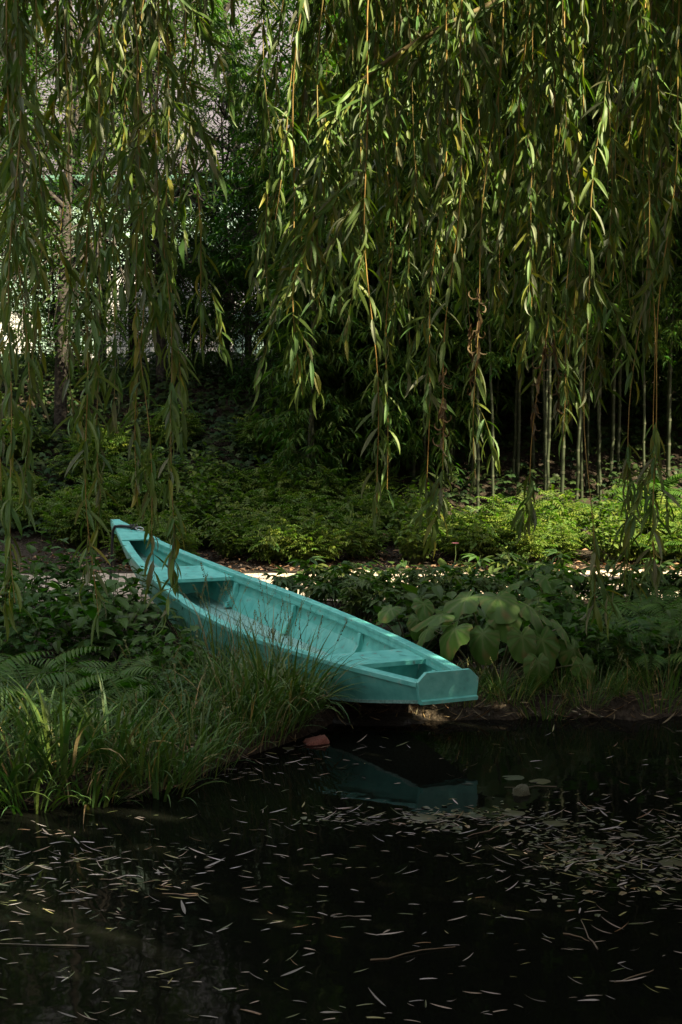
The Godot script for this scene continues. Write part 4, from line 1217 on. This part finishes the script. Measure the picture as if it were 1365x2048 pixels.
# ---------- small things on the water, the bank and in the boat
func build_drift() -> void:
	rng.seed = 700
	var shades := [Color(0.23, 0.19, 0.155), Color(0.14, 0.13, 0.115), Color(0.16, 0.15, 0.05), Color(0.065, 0.08, 0.028), Color(0.12, 0.068, 0.028), Color(0.26, 0.235, 0.22)]
	var names := ["pale beige", "dull grey", "yellow", "olive green", "brown", "bleached"]
	var meshes := []
	for p in P.drift:
		var set_ := []
		for c in shades: set_.append(mesh_of(p, c))
		meshes.append(set_)
	var spots := []
	var tries := 0
	while spots.size() < 1500 and tries < 20000:
		tries += 1
		var d := 0.0
		var fx := 0.0
		var r := R(0, 1)
		if r < 0.34:   # raft of leaves drifted in on the right
			d = rng.randfn(7.0, 0.45); fx = rng.randfn(0.2, 0.06)
		elif r < 0.46:   # the strip of leaves in front of the stern
			d = rng.randfn(7.6, 0.14); fx = rng.randfn(0.06, 0.05)
		elif r < 0.60:
			d = rng.randfn(6.6, 0.4); fx = rng.randfn(-0.17, 0.06)
		elif r < 0.70:
			d = rng.randfn(9.1, 0.3); fx = rng.randfn(-0.09, 0.05)
		else:
			d = 1.0 / R(1.0 / 10.2, 1.0 / 4.9); fx = R(-0.25, 0.25)
		var x := fx * d
		if d < 4.4 or d > table(SHORE, x) - 0.08 or absf(fx) > 0.27: continue
		spots.append([d, x])
	spots.sort_custom(func(a, b): return a[0] < b[0])
	var rest := MB.new()
	for i in spots.size():
		var kind := rng.randi() % 4 if R(0, 1) < 0.75 else 0
		var c: int = [0, 0, 1, 1, 2, 3, 3, 4, 5, 5][rng.randi() % 10]
		var size := (R(0.07, 0.125) if i % 5 == 0 else R(0.03, 0.085)) * (0.7 if kind == 3 else 1.0)
		var turn := rng.randfn(0.0, 0.55) + (PI if R(0, 1) < 0.5 else 0.0)   # the breeze has lined most of them up
		var xf := facing(Vector3(spots[i][1], 0.004 + R(0, 0.002), -spots[i][0]), Vector3(cos(turn), R(-0.01, 0.03), sin(turn)), Vector3.UP + around() * 0.12, size)
		if i % 5 == 0:
			var o := put("floating_leaf", meshes[kind][c], M.wet_leaf)
			o.transform = xf
			tag(o, names[c] + " fallen willow leaf floating on the dark pond", "leaf", names[c] + " leaves adrift on the pond")
		else:
			rest.add(P.drift[kind], xf, tint(shades[c], 0.2, 0.06))
	for i in 1100:   # small weed leaves matted between the drifts
		var raft := R(0, 1) < 0.7
		var d := rng.randfn(7.05, 0.42) if raft else rng.randfn(7.65, 0.12)
		var x := (rng.randfn(0.2, 0.05) if raft else rng.randfn(0.075, 0.045)) * d
		if lumps.get_noise_2d(x * 130.0, d * 130.0) < -0.05 or d > table(SHORE, x) - 0.1: continue
		rest.add(P.drift[3] if R(0, 1) < 0.5 else P.ovate[2], facing(Vector3(x, 0.003 + R(0, 0.003), -d), around(), Vector3.UP + around() * 0.08, R(0.02, 0.055)), tint([Color(0.04, 0.055, 0.02), Color(0.07, 0.08, 0.03), Color(0.12, 0.10, 0.05)][rng.randi() % 3], 0.3, 0.1))
	tag(put("drifting_leaves", rest.mesh(), M.wet_leaf), "scattered fallen willow leaves drifting among the larger ones", "leaves", "", "stuff")
	# twigs
	for i in 10:
		var b := MB.new()
		var dir := around()
		var len_ := R(0.12, 0.4)
		var pts := PackedVector3Array()
		for k in 6: pts.append(dir * len_ * (k / 5.0 - 0.5) + Vector3(0, 0.002 + 0.003 * sin(k * 1.7 + i), 0) + around() * 0.008)
		b.tube(pts, 0.0035, 0.0015, 5, tint(Color(0.11, 0.085, 0.055), 0.3, 0.1))
		var d := 1.0 / R(1.0 / 9.0, 1.0 / 5.2)
		var o := put("floating_twig", b.mesh(), M.stem)
		o.position = Vector3(R(-0.24, 0.24) * d, 0.003, -d)
		tag(o, "thin bare twig lying on the pond surface", "twig", "twigs on the pond")
	# pads
	var pad := []
	for i in 24: pad.append(0.5 * (1.0 + 0.04 * sin(i * 2.3)) if i != 12 else 0.15)
	var pads := [mesh_of(outline_leaf(pad, 0.02, 0.004), Color(0.03, 0.045, 0.018)), mesh_of(outline_leaf(pad, 0.02, 0.004), Color(0.045, 0.05, 0.018))]
	for q in [[1.05, 8.6], [1.2, 8.5], [0.95, 7.75], [1.15, 7.55], [0.72, 7.7], [0.45, 7.65], [1.5, 7.3], [1.3, 7.1], [1.6, 6.8], [-0.35, 9.45]]:
		var o := put("lily_pad", pads[rng.randi() % 2], M.wet_leaf)
		o.transform = facing(Vector3(q[0], 0.0035 + R(0, 0.002), -q[1]), around(), Vector3.UP + around() * 0.03, R(0.08, 0.15))
		tag(o, "small dull green lily pad lying flat on the pond", "lily pad", "lily pads among the leaves")
	# stones
	put_stone("brick_fragment", Vector3(-0.17, 0.0, -9.62), Vector3(0.15, 0.07, 0.09), M.brick, "reddish broken brick at the water edge by the sedges", 3, 0.4)
	put_stone("mossy_stone", Vector3(1.05, 0.0, -8.2), Vector3(0.13, 0.10, 0.10), M.moss, "small mossy stone standing out of the pond", 5, 1.1)
	put_stone("muddy_slab", Vector3(0.22, -0.01, -10.42), Vector3(0.85, 0.10, 0.4), M.mud, "dark muddy slab under the boat stern", 8, -0.1)
	# litter on the bank
	var lit := MB.new()
	for i in 2600:
		var x := R(-3.2, 4.2)
		var d := table(SHORE, x) + pow(R(0, 1), 1.6) * 3.6
		if d > 14.4: continue
		var p := ground_at(x, d) + Vector3(0, R(0.006, 0.03), 0)
		if p.y < 0.01: continue
		lit.add(P.drift[rng.randi() % 4], facing(p, around() + Vector3(0, R(-0.2, 0.25), 0), Vector3.UP + around() * 0.4, R(0.05, 0.12)), tint([Color(0.2, 0.14, 0.08), Color(0.3, 0.25, 0.18), Color(0.14, 0.1, 0.05)][rng.randi() % 3], 0.3, 0.1))
	for i in 2600:
		var x := R(-4.0, 6.0)
		var d := 17.0 + absf(rng.randfn()) * 0.9
		lit.add(P.small[rng.randi() % 3], facing(ground_at(x, d) + Vector3(0, R(0.01, 0.03), 0), around() + Vector3(0, R(-0.2, 0.25), 0), Vector3.UP + around() * 0.4, R(0.04, 0.09)), tint(Color(0.2, 0.13, 0.08), 0.4, 0.1))
	for i in 420:   # straw along the water's edge
		var x := R(-2.4, 3.0)
		var d := table(SHORE, x) + rng.randfn() * 0.10 + 0.08
		var p := ground_at(x, d)
		p.y = maxf(p.y, 0.003) + R(0.004, 0.02)
		lit.add(P.drift[2], facing(p, around() + Vector3(0, R(-0.1, 0.2), 0), Vector3.UP + around() * 0.4, R(0.06, 0.18)), tint(Color(0.20, 0.155, 0.085), 0.4, 0.1))
	tag(put("leaf_litter", lit.mesh(), M.dead), "dry brown leaf litter strewn over the bank", "litter", "", "stuff")
	# leaves lying in the boat
	var bt := (get_node("rowing_boat") as Node3D).transform
	for i in 70:
		var u := R(0.34, 0.66) if i % 2 else R(0.335, 0.42)
		var seat := i < 7
		if seat: u = R(0.815, 0.866) if i < 4 else R(0.262, 0.328)
		var w: float = 0.033 if seat else knots(DEPTH, u) - 0.018
		var v := R(-0.24, 0.3) if not seat else R(-0.15, 0.3)
		var o := put("boat_leaf", meshes[rng.randi() % 4][[0, 1, 4, 5][rng.randi() % 4]], M.dead)
		o.transform = facing(bt * hull_point(u, v, w), around() + Vector3(0, 0.02, 0), Vector3.UP + around() * 0.2, R(0.04, 0.09))
		tag(o, "dry leaf lying on a thwart of the boat" if seat else "dry leaf lying on the boat floor", "leaf", "leaves on the boat seats" if seat else "leaves on the boat floor")
func put_stone(called: String, at: Vector3, size: Vector3, m: Material, label: String, seed_: int, turn: float) -> void:
	var f := FastNoiseLite.new()
	f.seed = seed_
	f.frequency = 0.9
	var s := SphereMesh.new()
	s.radial_segments = 20
	s.rings = 12
	var a := s.get_mesh_arrays()
	var vs: PackedVector3Array = a[Mesh.ARRAY_VERTEX]
	for i in vs.size():
		var d := vs[i].normalized()
		var cell := Vector3(clampf(d.x * 1.5, -1, 1), clampf(d.y * 1.5, -1, 1), clampf(d.z * 1.5, -1, 1)) if called == "brick_fragment" else d
		vs[i] = cell * size * 0.5 * (1.0 + 0.45 * f.get_noise_3dv(d * 1.6 + Vector3.ONE * seed_))
	a[Mesh.ARRAY_VERTEX] = vs
	var st := SurfaceTool.new()
	var tmp := ArrayMesh.new()
	tmp.add_surface_from_arrays(Mesh.PRIMITIVE_TRIANGLES, a)
	st.create_from(tmp, 0)
	st.generate_normals()
	var o := put(called, st.commit(), m)
	o.position = at
	o.rotation = Vector3(0.1, turn, 0.22 if called == "brick_fragment" else 0.0)
	tag(o, label, "brick" if called == "brick_fragment" else "stone")

func _ready() -> void:
	var cam := Camera3D.new()
	cam.fov = 39.6
	cam.position = Vector3(0, 2.0, 0)
	cam.rotation_degrees.x = -2.5
	cam.near = 0.05
	cam.far = 800.0
	add_child(cam)
	cam.current = true
	var sky := ProceduralSkyMaterial.new()
	sky.sky_top_color = Color(0.64, 0.67, 0.73).linear_to_srgb()
	sky.sky_horizon_color = Color(0.075, 0.043, 0.029).linear_to_srgb()
	sky.sky_curve = 1.2
	sky.ground_horizon_color = Color(0.12, 0.10, 0.08).linear_to_srgb()
	sky.ground_bottom_color = Color(0.1, 0.1, 0.08)
	sky.sky_energy_multiplier = 1.0
	var env := Environment.new()
	env.background_mode = Environment.BG_SKY
	env.sky = Sky.new()
	env.sky.sky_material = sky
	env.ambient_light_source = Environment.AMBIENT_SOURCE_SKY
	env.tonemap_mode = Environment.TONE_MAPPER_LINEAR
	env.tonemap_exposure = 4.7
	env.sdfgi_enabled = true
	env.ssao_enabled = true
	env.ssil_enabled = true
	var we := WorldEnvironment.new()
	we.environment = env
	add_child(we)
	var sun := DirectionalLight3D.new()
	sun.light_energy = 1.6
	sun.light_color = Color(1.0, 0.93, 0.79)
	sun.light_angular_distance = 0.5
	sun.shadow_enabled = true
	add_child(sun)
	sun.look_at_from_position(Vector3(0.56, 0.70, 0.44), Vector3.ZERO)
	lumps.seed = 4
	lumps.frequency = 0.012
	make_materials()
	make_shapes()
	build_land()
	build_beyond()
	build_trees()
	build_boat()
	build_undergrowth()
	build_willow()
	build_drift()
